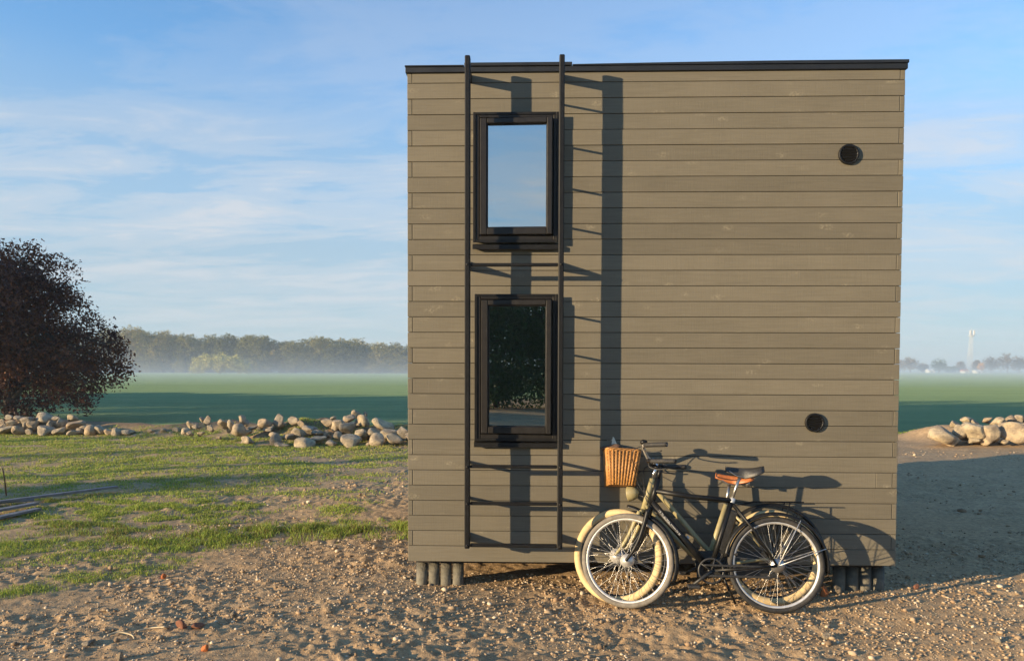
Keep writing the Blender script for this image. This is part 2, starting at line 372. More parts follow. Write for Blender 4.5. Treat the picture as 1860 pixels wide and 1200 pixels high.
MT = dict(
    board=board_material(), soil=ground_material(), field=field_material(), stone=stone_material(),
    black=pmat('black_powder_coat', (.009, .0085, .008), .5, var=.25, bump=.05, spec=.28),
    frame=pmat('brown_black_window_frame', (.017, .0145, .012), .42, var=.2, bump=.04, spec=.35),
    roof=pmat('black_roof_metal', (.010, .011, .013), .55, var=.25, scale=8, bump=.1, bscale=12),
    core=pmat('dark_sheathing', (.035, .03, .025), .9, bump=.2),
    plaster=pmat('room_lining', (.30, .27, .22), .8, bump=.1),
    pier=pmat('weathered_concrete', (.155, .140, .105), .9, var=.35, scale=14, bump=.5, bscale=40, dirt=(.07, .06, .045)),
    beam=pmat('dark_floor_beam', (.03, .026, .022), .9, bump=.2),
    rubber=pmat('black_rubber', (.022, .021, .02), .7, var=.3, bump=.2, bscale=120, dirt=(.09, .075, .055)),
    greytyre=pmat('dusty_grey_tyre', (.20, .175, .14), .8, var=.25, bump=.2, bscale=120, dirt=(.11, .09, .065)),
    cream=pmat('cream_rubber', (.62, .46, .23), .75, var=.12, bump=.12, bscale=90, dirt=(.36, .26, .14)),
    khaki=pmat('khaki_paint', (.35, .295, .145), .45, var=.10, coat=.1, dirt=(.25, .20, .10)),
    bikeblack=pmat('black_gloss_paint', (.008, .008, .008), .42, var=.2, spec=.3, dirt=(.03, .026, .02)),
    steel=pmat('dull_steel', (.42, .41, .39), .36, metal=.9, var=.15, dirt=(.25, .22, .18)),
    alu=pmat('pale_aluminium', (.66, .64, .60), .45, metal=.6, var=.12),
    leather=pmat('tan_leather', (.42, .135, .035), .45, var=.22, bump=.15, dirt=(.20, .06, .02)),
    vinyl=pmat('black_vinyl', (.028, .027, .025), .5, var=.2, bump=.15),
    greypanel=pmat('grey_vinyl', (.16, .15, .13), .55, var=.2, bump=.15),
    wicker=pmat('honey_wicker', (.46, .22, .06), .6, var=.35, scale=55, bump=.25, dirt=(.27, .12, .03)),
    paper=pmat('off_white_paper', (.74, .66, .50), .8, var=.06),
    cloth=pmat('brown_cloth', (.14, .075, .045), .9, var=.3, bump=.3),
    chrome=pmat('bright_chrome', (.75, .75, .75), .18, metal=1.0, var=.05),
    decal=pmat('white_lettering', (.60, .58, .54), .5, var=.05),
    bark=pmat('grey_brown_bark', (.085, .065, .05), .95, var=.35, scale=9, bump=.6, bscale=22),
    plank=pmat('weathered_grey_plank', (.17, .17, .175), .75, var=.3, scale=7, bump=.3, bscale=35),
    stake=pmat('rusty_stake', (.20, .095, .04), .8, var=.3),
    brick=pmat('orange_clay', (.46, .135, .035), .85, var=.25, bump=.4, scale=20),
    clod=pmat('red_brown_clod', (.24, .10, .055), .95, var=.3, bump=.5, scale=18),
    twig=pmat('dry_straw', (.50, .40, .25), .9, var=.2),
    mast=pmat('white_steel_mast', (.48, .48, .48), .5, var=.05),
    barn=pmat('white_render', (.78, .76, .70), .8, var=.06),
    tile=pmat('terracotta_roof', (.42, .15, .07), .8, var=.2),
    glass=glass_material('window_glass', .50, (.34, .46, .42)),
    lens=pmat('lamp_lens', (.6, .6, .58), .15, var=.05),
)

# ------------------------------------------------------------------ ground
HX0, HX1, FY, HZ1, HZ0, DEPTH = -0.956, 2.707, 5.80, 3.936, 0.228, 4.25
def turf_mask(x, y):
    n = fbm(x, y*1.6, 1.7, 4, 31); n2 = fbm(x, y, .45, 3, 41)
    edge = -1.5-.02*(y-8)+1.3*(fbm(x, y, 2.5, 2, 51)-.5)
    back = sstep(8.2, 11.5, y+.20*x+.9)                        # lawn proper, further back and further left
    left = sstep(0.3, -2.6, x-edge+.10*(12-y))
    clump = fbm(x, y*1.4, .26, 3, 77)
    d = back*left*(.30+1.1*n)*(.35+1.05*sstep(.34, .60, clump))*(1-.8*sstep(.50, .62, fbm(x, y*2.2, .9, 3, 66)))
    # ragged tufts spreading into the dirt
    strip1 = np.exp(-((y-7.75-.10*(x+2.3)-.15*np.sin(x*2.3))/.42)**2)*sstep(-4.6, -3.4, x)*sstep(-.8, -1.1, x)
    strip2 = np.exp(-((y-5.75-1.0*(x+3.9))/.32)**2)*sstep(-2.95, -3.2, x)*1.5
    strip3 = np.exp(-((y-9.2-.1*(x+3))/.55)**2)*sstep(-1.6, -2.4, x)*.8
    strip4 = sstep(-2.5, -4.0, x-.35*(fbm(x, y, .8, 2, 57)-.5)*4)*sstep(6.0, 6.9, y)*.92
    p = np.maximum.reduce([strip1*1.7, strip2, strip3*.85, strip4*.8])*(.15+1.0*n2)*(.25+1.35*sstep(.36, .62, clump))
    far = sstep(19.3, 18.2, y)
    bare = sstep(.60, .74, fbm(x, y*1.5, 1.25, 3, 61))
    return np.clip(np.maximum(d, p)*far*(1-.75*bare), 0, 1)
def berm(x, y):
    l = np.exp(-((y-19.25-.15*np.sin(x*.9))/.6)**2)*sstep(-15.5, -13.0, x)*sstep(-3.3, -4.6, x)*(.16+.30*fbm(x, y, 1.1, 3, 71))
    c = np.exp(-((y-18.1)/.85)**2)*sstep(-7.2, -5.4, x)*sstep(1.5, -.6, x)*(.16+.42*fbm(x, y, 1.0, 3, 72))
    r = np.exp(-((y-18.9+.10*(x-9))/1.1)**2)*sstep(8.6, 10.2, x)*(.20+.35*fbm(x, y, 1.0, 3, 73))
    return l+c+r
def ground_z(x, y):
    x = np.asarray(x, dtype=np.float64); y = np.asarray(y, dtype=np.float64)
    near = sstep(-2.0, 3.0, y)
    t = turf_mask(x, y)
    z = .075*(fbm(x, y, 2.3, 2, 1)-.5)+.034*(fbm(x, y, .62, 3, 5)-.5)
    cl = fbm(x*.8+y*.3, y, .125, 3, 9); fi = fbm(x, y, .055, 2, 15)
    rough = np.clip(.38+.75*sstep(.40, .62, fbm(x, y*1.5, 1.1, 3, 23))-.22*sstep(-.5, 2.0, x), .15, 1.1)
    z = z+near*rough*(.046*(np.maximum(cl, .45)-.5)+.030*(fi-.5)+.014*(fbm(x, y, .027, 1, 19)-.5))*(1-.35*t)
    # wheel ruts towards the right front corner
    for (a, c) in ((.20, 4.30), (.22, 4.95)):
        z = z-near*.030*np.exp(-((y-c-a*(x-1.5))/.13)**2)*sstep(-1.5, 1.5, x)
    z = z+berm(x, y)
    hs = sstep(.35, .0, np.maximum(np.maximum(HX0-x, x-HX1), np.maximum(FY+.15-y, y-FY-DEPTH)))
    z = z*(1-.55*hs)
    fade = sstep(24.0, 20.5, y)*sstep(30, 24, np.abs(x))
    return z*fade-.30*(1-fade)
def axis(a, b, d0, d1, g):
    out = [a]; d = d0
    while out[-1] < b: out.append(out[-1]+d); d = min(d*g, d1)
    return out
xs = axis(0.6, 6.0, .016, .02, 1.0004); xs += axis(xs[-1]+.02, 31, .022, 1.2, 1.035)
xl = axis(0.6, 6.2, .016, .02, 1.0004); xl += axis(xl[-1]+.02, 31, .022, 1.2, 1.035)
X = np.array(sorted([1.2-v for v in xl][1:]+xs))
ys = [3.7]
while ys[-1] < 24.2: ys.append(ys[-1]+max(.015, .0040*ys[-1]*(1 if ys[-1] < 12 else 1.5)))
yb = [3.7]; d = .03
while yb[-1] > -30: yb.append(yb[-1]-d); d = min(d*1.12, 1.5)
Yv = np.array(sorted(yb[1:]+ys))
gx, gy = np.meshgrid(X, Yv)
gz = ground_z(gx, gy)
nx, ny = len(X), len(Yv)
idx = np.arange(nx*ny).reshape(ny, nx)
F = np.stack([idx[:-1, :-1], idx[:-1, 1:], idx[1:, 1:], idx[1:, :-1]], -1).reshape(-1, 4)
gme = np_mesh('yard_ground', np.stack([gx, gy, gz], -1).reshape(-1, 3), F, MT['soil'], True)
attr(gme, 'turf', turf_mask(gx, gy).ravel())
attr(gme, 'humus', (np.clip(berm(gx, gy)*2.6, 0, 1)*sstep(7, 5, gx)+.5*np.exp(-((gy-16.0)/.6)**2)*sstep(-8, -5, gx)*sstep(2, -1, gx)).ravel())
tag(link('yard_ground', gme), 'bare brown soil yard with gravel around the small house', kind='structure')

fx = np.array([-6000, -2000, -800, -300, -120, -40, 0, 40, 120, 300, 800, 2000, 6000.]); fyv = np.array([-6000, -1500, -400, -100, 0, 30, 60, 120, 200, 300, 500, 900, 2000, 6000.])
ax_, ay_ = np.meshgrid(fx, fyv); idx = np.arange(ax_.size).reshape(ax_.shape)
F = np.stack([idx[:-1, :-1], idx[:-1, 1:], idx[1:, 1:], idx[1:, :-1]], -1).reshape(-1, 4)
tag(link('crop_field', np_mesh('crop_field', np.stack([ax_, ay_, np.full(ax_.shape, -.16)], -1).reshape(-1, 3), F, MT['field'])), 'flat green field of young crop reaching the horizon', kind='structure')

# ------------------------------------------------------------------ grass and gravel (stuff)
def scatter(n, x0, x1, y0, y1, dens, pw=1.0):
    x = rng.uniform(x0, x1, n); y = y0+(y1-y0)*rng.random(n)**pw
    k = rng.random(n) < dens(x, y); return x[k], y[k]
gxs, gys = [], []
for (n, a) in ((330000, (-15, .2, 8.0, 19.4)), (150000, (-7.0, -.9, 5.2, 9.6))):
    x, y = scatter(n, *a, lambda x, y: np.clip(turf_mask(x, y)*1.5-.16, 0, 1)); gxs.append(x); gys.append(y)
x, y = scatter(30000, 2.8, 22, 17.6, 21.5, lambda x, y: .75*sstep(19.0, 20.0, y)+0*x); gxs.append(x); gys.append(y)
x, y = scatter(40000, -15, 2, 19.0, 21.5, lambda x, y: .6*sstep(19.6, 20.3, y)+0*x); gxs.append(x); gys.append(y)
x = np.concatenate(gxs); y = np.concatenate(gys)
z = ground_z(x, y)-.004; n = len(x); tf = turf_mask(x, y)
hgt = rng.uniform(.016, .046, n)*(.25+1.3*fbm(x, y, .26, 3, 77))*(1+1.2*np.exp(-((y-7.75)/.5)**2)*sstep(-4.5, -3.2, x)); wd = np.clip(.0007*y, .0035, .011)*rng.uniform(.7, 1.3, n)
th = rng.uniform(0, 2*np.pi, n); lean = rng.uniform(.2, 1.0, n)*hgt; lt = rng.uniform(0, 2*np.pi, n)
b = np.stack([x, y, z], -1); side = np.stack([np.cos(th), np.sin(th), 0*th], -1)*wd[:, None]; ld = np.stack([np.cos(lt)*lean, np.sin(lt)*lean, hgt], -1)
midp = b+ld*np.array([.35, .35, .62])
V = np.stack([b-side*.6, b+side*.6, midp+side*.5, midp-side*.5, b+ld], 1).reshape(-1, 3)
k = np.arange(n)*5
F = np.concatenate([np.stack([k, k+1, k+2], -1), np.stack([k, k+2, k+3], -1), np.stack([k+3, k+2, k+4], -1)])
MT['grass'] = attr_mat('lawn_grass', [(.24, .20, .07), (.24, .35, .05), (.34, .40, .065), (.44, .37, .12), (.52, .42, .22)], 'tone', .55, 3.0, .35)
me = np_mesh('lawn_grass', V, F, MT['grass'])
attr(me, 'tone', np.repeat(np.clip(.18+.62*rng.random(n)**1.1+.6*(fbm(x, y, 1.3, 3, 99)-.5)-.24*np.exp(-((y-7.75)/.6)**2), 0, 1), 5))
tag(link('lawn_grass', me), 'patchy short grass growing through the soil left of the house', 'grass', kind='stuff')

phi = (1+5**.5)/2
IV = np.array([(-1, phi, 0), (1, phi, 0), (-1, -phi, 0), (1, -phi, 0), (0, -1, phi), (0, 1, phi), (0, -1, -phi), (0, 1, -phi), (phi, 0, -1), (phi, 0, 1), (-phi, 0, -1), (-phi, 0, 1)])/math.sqrt(1+phi*phi)
IF = np.array([(0, 11, 5), (0, 5, 1), (0, 1, 7), (0, 7, 10), (0, 10, 11), (1, 5, 9), (5, 11, 4), (11, 10, 2), (10, 7, 6), (7, 1, 8), (3, 9, 4), (3, 4, 2), (3, 2, 6), (3, 6, 8), (3, 8, 9), (4, 9, 5), (2, 4, 11), (6, 2, 10), (8, 6, 7), (9, 8, 1)])
def pebble_density(x, y):
    c = fbm(x, y, .9, 3, 201)
    d = .10+.75*sstep(.42, .66, c)
    house = np.exp(-((y-5.75)/.75)**2)*sstep(-3.2, -1.4, x)*1.1+np.exp(-((y-5.0-.15*(x-3))/.5)**2)*sstep(1.0, 2.4, x)
    d = d+house
    return np.clip(d*(1-.95*turf_mask(x, y))*.8, 0, 1)
px_, py_ = [], []
for (n, a, pw) in ((60000, (-4.6, 6.0, 3.9, 8.2), 1.3), (9000, (-4.5, 9.5, 8.0, 17.5), 1.2), (3500, (-15, 15, 15.5, 18.6), 1.0)):
    x, y = scatter(n, *a, pebble_density, pw); px_.append(x); py_.append(y)
x = np.concatenate(px_); y = np.concatenate(py_)
keep = ~((x > HX0+.3) & (x < HX1-.3) & (y > FY+.5) & (y < FY+DEPTH)); x, y = x[keep], y[keep]; n = len(x)
sz = .0034+.0095*rng.random(n)**3.2+.016*(rng.random(n) < .035)*rng.random(n); sz = sz*np.where(y > 8, 1.8, 1.0)
jit = rng.uniform(.72, 1.25, (n, 12, 1)); sc = rng.uniform(.6, 1.3, (n, 1, 3))*np.array([1.15, 1.0, .72])
P = IV[None]*jit*sc
a1 = rng.uniform(0, 6.28, n); ca, sa = np.cos(a1)[:, None], np.sin(a1)[:, None]
P = np.stack([P[..., 0]*ca-P[..., 1]*sa, P[..., 0]*sa+P[..., 1]*ca, P[..., 2]], -1)*sz[:, None, None]
P = P+np.stack([x, y, ground_z(x, y)+sz*.30], -1)[:, None]
F = (IF[None]+(np.arange(n)*12)[:, None, None]).reshape(-1, 3)
MT['pebble'] = attr_mat('loose_gravel', [(.19, .13, .078), (.30, .205, .115), (.37, .265, .16), (.42, .31, .19), (.34, .225, .13), (.50, .395, .26), (.60, .50, .36)], 'tone', .85, 25.0)
me = np_mesh('loose_gravel', P.reshape(-1, 3), F, MT['pebble'])
attr(me, 'tone', np.repeat(rng.random(n), 12))
tag(link('loose_gravel', me), 'loose pale pebbles and gravel scattered over the soil', 'gravel', kind='stuff')

# ------------------------------------------------------------------ the house
ROW = [at(745, v, FY)[2] for v in (152, 990)]; PITCHB = (ROW[0]-ROW[1])/30.0
TRIM = HZ1-.048
rows = [HZ0]
zz = ROW[1]
while zz < TRIM-.03: rows.append(zz); zz += PITCHB
rows.append(TRIM)
def wx(px, py=500, Y=FY): return at(px, py, Y)[0]
def wz(py, px=940, Y=FY): return at(px, py, Y)[2]
house = empty('tiny_house', (0, 0, 0))
tag(house, 'two-storey box-shaped tiny house clad in olive brown boards with flat black roof edge', 'house')
WIN = []   # x0,x1,z0,z1 of frame, glass
for (x0, x1, y0, y1, gx0, gx1, gy0, gy1) in ((863, 1011, 210, 440, 889, 996, 224, 421), (866, 1011, 537, 797, 893, 993, 551, 778)):
    WIN.append(dict(f=(wx(x0), wx(x1), wz(y1), wz(y0)), g=(wx(gx0), wx(gx1), wz(gy1), wz(gy0))))
THK, GAP, STEP, SB = .021, .0037, .0385, .0335
def front_board(x0, x1, z0, z1, dy, parent=house):
    mb = MB().box((x0, -THK, z0+GAP*.5), (x1, 0, z1-GAP*.5), .0022)
    return mb.build('board', MT['board'], parent, loc=(0, FY+THK+dy, 0), rot=(rad(random.uniform(-.25, .15))*0, 0, 0))
nrow = len(rows)-1
side_me = {}
for i in range(nrow):
    z0, z1 = rows[i], rows[i+1]; dy = random.uniform(-.0014, .0014)
    odd = (nrow-1-i) % 2 == 0
    x0, x1 = (HX0+STEP, HX1-STEP) if odd else (HX0, HX1)
    cuts = [(w_['g'][0]-.02, w_['g'][1]+.02) for w_ in WIN if z1 > w_['g'][2]+.004 and z0 < w_['g'][3]-.004]
    spans = [(x0, x1)] if not cuts else [(x0, cuts[0][0]), (cuts[0][1], x1)]
    if i == 5: spans = [(x0, wx(1591, 870)-.001), (wx(1591, 870)+.001, x1)]
    for (a, b_) in spans: front_board(a, b_, z0, z1, dy)
    # side boards: they run through to the front face on every other row, so the corner is woven
    ya = FY+.001 if odd else FY+THK+.003
    for sx, xa in ((-1, HX0), (1, HX1)):
        key = (round(z1-z0, 4), odd)
        if key not in side_me:
            side_me[key] = MB().box((0, 0, GAP*.5), (SB, FY+DEPTH-ya-(0 if odd else THK+.003), (z1-z0)-GAP*.5), .0022).mesh('board', MT['board'])
        link('board', side_me[key], house, loc=(xa+.0006 if sx < 0 else xa-SB-.0006, ya, z0))
    if odd:   # filler block beside the side board end
        for xa in (HX0+THK+.004, HX1-STEP+.002):
            pass
    bk = MB().box((HX0+.03, 0, z0+GAP*.5), (HX1-.03, THK, z1-GAP*.5), .0022).build('board', MT['board'], house, loc=(0, FY+DEPTH-THK-.004, 0))
# corner battens seen in the notch beside every second board
for xa, xb in ((HX0+SB+.0010, HX0+STEP-.0003), (HX1-STEP+.0003, HX1-SB-.0010)):
    MB().box((xa, FY+.0055, HZ0+.004), (xb, FY+.030, TRIM-.004)).build('corner_batten', MT['board'], house)
# sheathing: front wall with two openings, other walls, floor, ceiling
sh = MB(); y0, y1 = FY+THK+.004, FY+.20
ox0, ox1 = WIN[0]['g'][0]-.022, WIN[0]['g'][1]+.022
sh.box((HX0+.034, y0, HZ0+.01), (ox0, y1, TRIM)); sh.box((ox1, y0, HZ0+.01), (HX1-.034, y1, TRIM))
zo = [HZ0+.01, WIN[1]['g'][2]-.022, WIN[1]['g'][3]+.022, WIN[0]['g'][2]-.022, WIN[0]['g'][3]+.022, TRIM]
for a, b_ in ((0, 1), (2, 3), (4, 5)): sh.box((ox0+.001, y0+.001, zo[a]), (ox1-.001, y1-.001, zo[b_]))
sh.box((HX0+.034, y1+.001, HZ0+.01), (HX0+.20, FY+DEPTH-.03, TRIM)); sh.box((HX1-.20, y1+.001, HZ0+.01), (HX1-.034, FY+DEPTH-.03, TRIM))
sh.box((HX0+.201, FY+DEPTH-.20, HZ0+.01), (HX1-.201, FY+DEPTH-.031, TRIM))
sh.build('wall_core', MT['core'], house)
rm = MB(); rm.box((HX0+.202, y1+.002, HZ0+.02), (HX1-.202, FY+DEPTH-.202, HZ0+.20)); rm.box((HX0+.202, y1+.002, 2.28), (HX1-.202, FY+DEPTH-.202, 2.42))
rm.box((HX0+.202, FY+DEPTH-.24, HZ0+.21), (HX1-.202, FY+DEPTH-.205, TRIM-.12)); rm.box((HX0+.202, y1+.002, TRIM-.10), (HX1-.202, FY+DEPTH-.202, TRIM-.002))
rm.build('room_lining', MT['plaster'], house)
rf = MB().box((HX0-.012, FY-.016, TRIM+.001), (HX1+.012, FY+DEPTH+.016, HZ1-.006), .004)
rf = rf.build('roof', MT['roof'], house)
lx0, lx1 = wx(843, 120), wx(1039, 120)
MB().box((HX0-.016, FY-.022, HZ1-.004), (lx0, FY+.05, HZ1+.006), .003).build('edge_flashing', MT['roof'], rf)
MB().box((lx0+.003, FY-.027, HZ1-.005), (lx1, FY+.05, HZ1+.020), .003).build('edge_flashing', MT['roof'], rf)
cr = MB(); K = 18
for a in range(K):
    xa = lx1+.003+(HX1+.016-lx1-.003)*a/K; xb = lx1+.003+(HX1+.016-lx1-.003)*(a+1)/K
    za, zb = [.004+.014*math.sin(min(1, t_/(K*.8))*math.pi/2) for t_ in (a, a+1)]
    vs = [(xa, FY-.022, HZ1-.004), (xb, FY-.022, HZ1-.004), (xb, FY-.022, HZ1+zb), (xa, FY-.022, HZ1+za), (xa, FY+.06, HZ1-.004), (xb, FY+.06, HZ1-.004), (xb, FY+.06, HZ1+zb), (xa, FY+.06, HZ1+za)]
    cr.poly(vs, [(0, 1, 2, 3), (3, 2, 6, 7), (5, 4, 7, 6)]+([(4, 0, 3, 7)] if a == 0 else [])+([(1, 5, 6, 2)] if a == K-1 else []))
cr.build('edge_flashing', MT['roof'], rf)
MB().box((HX0+.05, FY+.10, HZ0-.035), (HX1-.05, FY+.26, HZ0+.008), .004).build('floor_beam', MT['beam'], house)
MB().box((HX0+.06, FY+.265, HZ0-.012), (HX1-.06, FY+DEPTH-.06, HZ0+.009)).build('floor_deck', MT['beam'], house)

def bars(mb, x0, x1, z0, z1, ya, yb, wl, wr, wb, wt, bev=.004):
    mb.box((x0, ya, z0), (x0+wl, yb, z1), bev); mb.box((x1-wr, ya, z0), (x1, yb, z1), bev)
    mb.box((x0+wl+.0005, ya+.0015, z0), (x1-wr-.0005, yb-.0015, z0+wb), bev); mb.box((x0+wl+.0005, ya+.0015, z1-wt), (x1-wr-.0005, yb-.0015, z1), bev)
def window(wd, open_deg, proj, label):
    fx0, fx1, fz0, fz1 = wd['f']; gx0, gx1, gz0, gz1 = wd['g']
    wn = empty('window', (fx0, FY, fz0), parent=house); wn['label'] = label
    W_, H_ = fx1-fx0, fz1-fz0
    mb = MB(); bars(mb, 0, W_, 0, H_, -.050, .10, .034, .030, .040, .030); mb.build('frame', MT['frame'], wn)
    # outer lip of the lining box
    mb = MB(); bars(mb, -.012, W_+.010, -.010, H_+.008, -.058, -.0505, .020, .018, .020, .018, .002); mb.build('trim', MT['black'], wn)
    # sash, hinged at its left, standing a little open
    sa_ = empty('sash_hinge', (.040, -.030, .046), (0, 0, rad(-open_deg)), parent=None)
    sw, shh = W_-.040-.036, H_-.046-.036
    R_ = Matrix.Translation((.040, -.034, .046)) @ Matrix.Rotation(rad(-open_deg), 4, 'Z')
    bpy.data.objects.remove(sa_)
    mb = MB(); mb.xf = R_
    bars(mb, 0, sw, 0, shh, -.030, .038, .050, .040, .052, .040, .005)
    mb.build('sash', MT['frame'], wn)
    mb = MB(); mb.xf = R_
    bars(mb, .048, sw-.038, .050, shh-.038, -.012, .012, .010, .008, .010, .010, .002); mb.build('glazing_bead', MT['black'], wn)
    mb = MB(); mb.xf = R_; mb.box((.056, 0, .058), (sw-.045, .006, shh-.047)); mb.build('pane', MT['glass'], wn)
    mb = MB(); mb.xf = R_; mb.tube([(sw-.018, .045, shh*.42), (sw-.018, .075, shh*.42), (sw-.018, .08, shh*.42-.10)], .008, 8); mb.build('handle', MT['black'], wn)
    # drip sill
    vs = [(-.016, -.002, -.012), (W_+.012, -.002, -.012), (W_+.012, -proj, -.026), (-.016, -proj, -.026), (-.016, -.002, -.045), (W_+.012, -.002, -.045), (W_+.012, -proj, -.058), (-.016, -proj, -.058)]
    MB().poly(vs, [(0, 3, 2, 1), (3, 7, 6, 2), (4, 5, 6, 7), (0, 4, 7, 3), (1, 2, 6, 5), (0, 1, 5, 4)]).build('sill', MT['black'], wn)
    return wn
window(WIN[0], 2.2, .046, 'upper window whose pane mirrors the blue sky')
window(WIN[1], 3.6, .048, 'lower window with a dark pane mirroring trees')

# round vents
def vent(px, py, r):
    c = (wx(px, py), FY, wz(py, px)); v = empty('vent', c, parent=house)
    MB().lathe((0, 0, 0), (0, -1, 0), [(-.004, r), (.014, r), (.018, r*.97), (.018, r*.80), (.004, r*.78), (.003, 0)], 36).build('ring', MT['black'], v)
    for k in range(6):
        zc_ = r*.78*(-1+2*(k+.5)/6); hw = math.sqrt(max(0, (r*.76)**2-zc_*zc_))
        MB().box((-hw, -.0032, -.012), (hw, .0032, .012), .001, Matrix.Rotation(rad(38), 3, 'X')).build('slat', MT['black'], v, loc=(0, -.012, zc_))
vent(1541, 281, 18.0/241); vent(1479, 767, 17.0/241)

# wall ladder
RF, RB = .238, .170
lad = empty('ladder', (0, FY, HZ0), parent=house); lad['label'] = 'black steel wall ladder running past both windows up to the roof'
def lz(py, Y): return at(930, py, Y)[2]-HZ0
railx = [at(848.5, 550, FY-RF)[0], at(1019, 550, FY-RF)[0]]
ztop, zbot = lz(99, FY-RF), lz(997, FY-RF)
for xr in railx:
    mb = MB(); mb.box((xr-.019, -RF, zbot), (xr+.019, -RB, ztop), .006)
    rl = mb.build('rail', MT['black'], lad)
    MB().box((xr-.014, -RB+.001, ztop-.115), (xr+.014, .10, ztop-.055), .003).build('roof_hook', MT['black'], rl)
for py in (481, 847, 914, 990):
    z = lz(py, FY-.205); big = py in (481, 990)
    MB().box((railx[0]+.022, -.226, z-.011), (railx[1]-.022, -.182, z+.011), .004).build('rung', MT['black'], lad)
    for xr in railx:
        h0 = .032 if big else .011
        MB().poly([(xr-.004, -RB+.001, z-.011), (xr-.004, -.0015, z-h0*.6), (xr-.004, -.0015, z+h0*1.6), (xr-.004, -RB+.001, z+.011),
                   (xr+.004, -RB+.001, z-.011), (xr+.004, -.0015, z-h0*.6), (xr+.004, -.0015, z+h0*1.6), (xr+.004, -RB+.001, z+.011)],
                  [(0, 1, 2, 3), (7, 6, 5, 4), (0, 4, 5, 1), (1, 5, 6, 2), (2, 6, 7, 3), (3, 7, 4, 0)]).build('bracket', MT['black'], lad)
        MB().lathe((xr, -RF-.001, z), (0, -1, 0), [(0, .009), (.004, .009), (.006, .006), (.006, 0)], 8).build('bolt', MT['frame'], lad)
for py in (190, 265, 340, 411, 570, 640, 712, 778):
    z = wz(py, 1027)-HZ0
    MB().tube([(railx[1], -RB+.004, z), (railx[1], -.0015, z)], .0085, 8).build('standoff_pin', MT['black'], lad)

# things inside the rooms
cur = MB(); pts = []
def pleats(x0, x1, y, z0, z1, amp, k, nm):
    vs = []; fs = []; n = 48
    for i in range(n+1):
        xx = x0+(x1-x0)*i/n; yy = y+amp*math.sin(i*k); vs += [(xx, yy, z0), (xx+.01*math.sin(i*1.3), yy*1.0, z1), (xx, yy+.004, z0), (xx+.01*math.sin(i*1.3), yy+.004, z1)]
    for i in range(n): a = i*4; b_ = a+4; fs += [(a, b_, b_+1, a+1), (a+3, b_+3, b_+2, a+2), (a+1, b_+1, b_+3, a+3), (a+2, b_+2, b_, a)]
    return MB().poly(vs, fs, True).build(nm, MT['curtain'])
MT['curtain'] = pmat('blue_green_curtain', (.22, .38, .36), .9, var=.1, bump=.2)
tag(pleats(.12, .30, 6.9, HZ0+.204, 1.55, .02, .9, 'curtain'), 'pale blue-green hanging cloth behind the lower window pane', 'curtain')
ch = empty('side_chair', (-.22, 6.75, HZ0+.20)); tag(ch, 'dark chair standing inside behind the lower window', 'chair')
MB().box((-.2, -.2, .43), (.2, .2, .47), .012).build('seat', MT['vinyl'], ch); MB().box((-.2, .17, .55), (.2, .20, .95), .012).build('backrest', MT['vinyl'], ch)
for a in (-.17, .17):
    MB().tube([(a, .185, 0), (a, .185, .93)], .016, 8).build('leg', MT['vinyl'], ch); MB().tube([(a, -.17, 0), (a, -.17, .43)], .016, 8).build('leg', MT['vinyl'], ch)

# foundation piers: four short round posts side by side
def pier(px0, px1, Y, label):
    xa, xb = at(px0, 1050, Y)[0], at(px1, 1050, Y)[0]; p = empty('foundation_pier', ((xa+xb)/2, Y, 0)); tag(p, label, 'foundation', 'piers under the house front')
    r = (xb-xa)/8
    for k in range(4):
        xx = -(xb-xa)/2+r+2*r*k
        MB().lathe((xx, 0, -.10), (0, 0, 1), [(0, r*.97), (.12, r*.97), (.30, r*.94), (HZ0-.036+.10, r*.93), (HZ0-.035+.10, 0)], 18).build('post', MT['pier'], p)
pier(756, 843, 5.98, 'row of four stubby round concrete posts under the house corner left of the bicycles')
pier(1512, 1606, 5.98, 'shaded row of stubby round posts under the house corner behind the bicycle rear wheels')

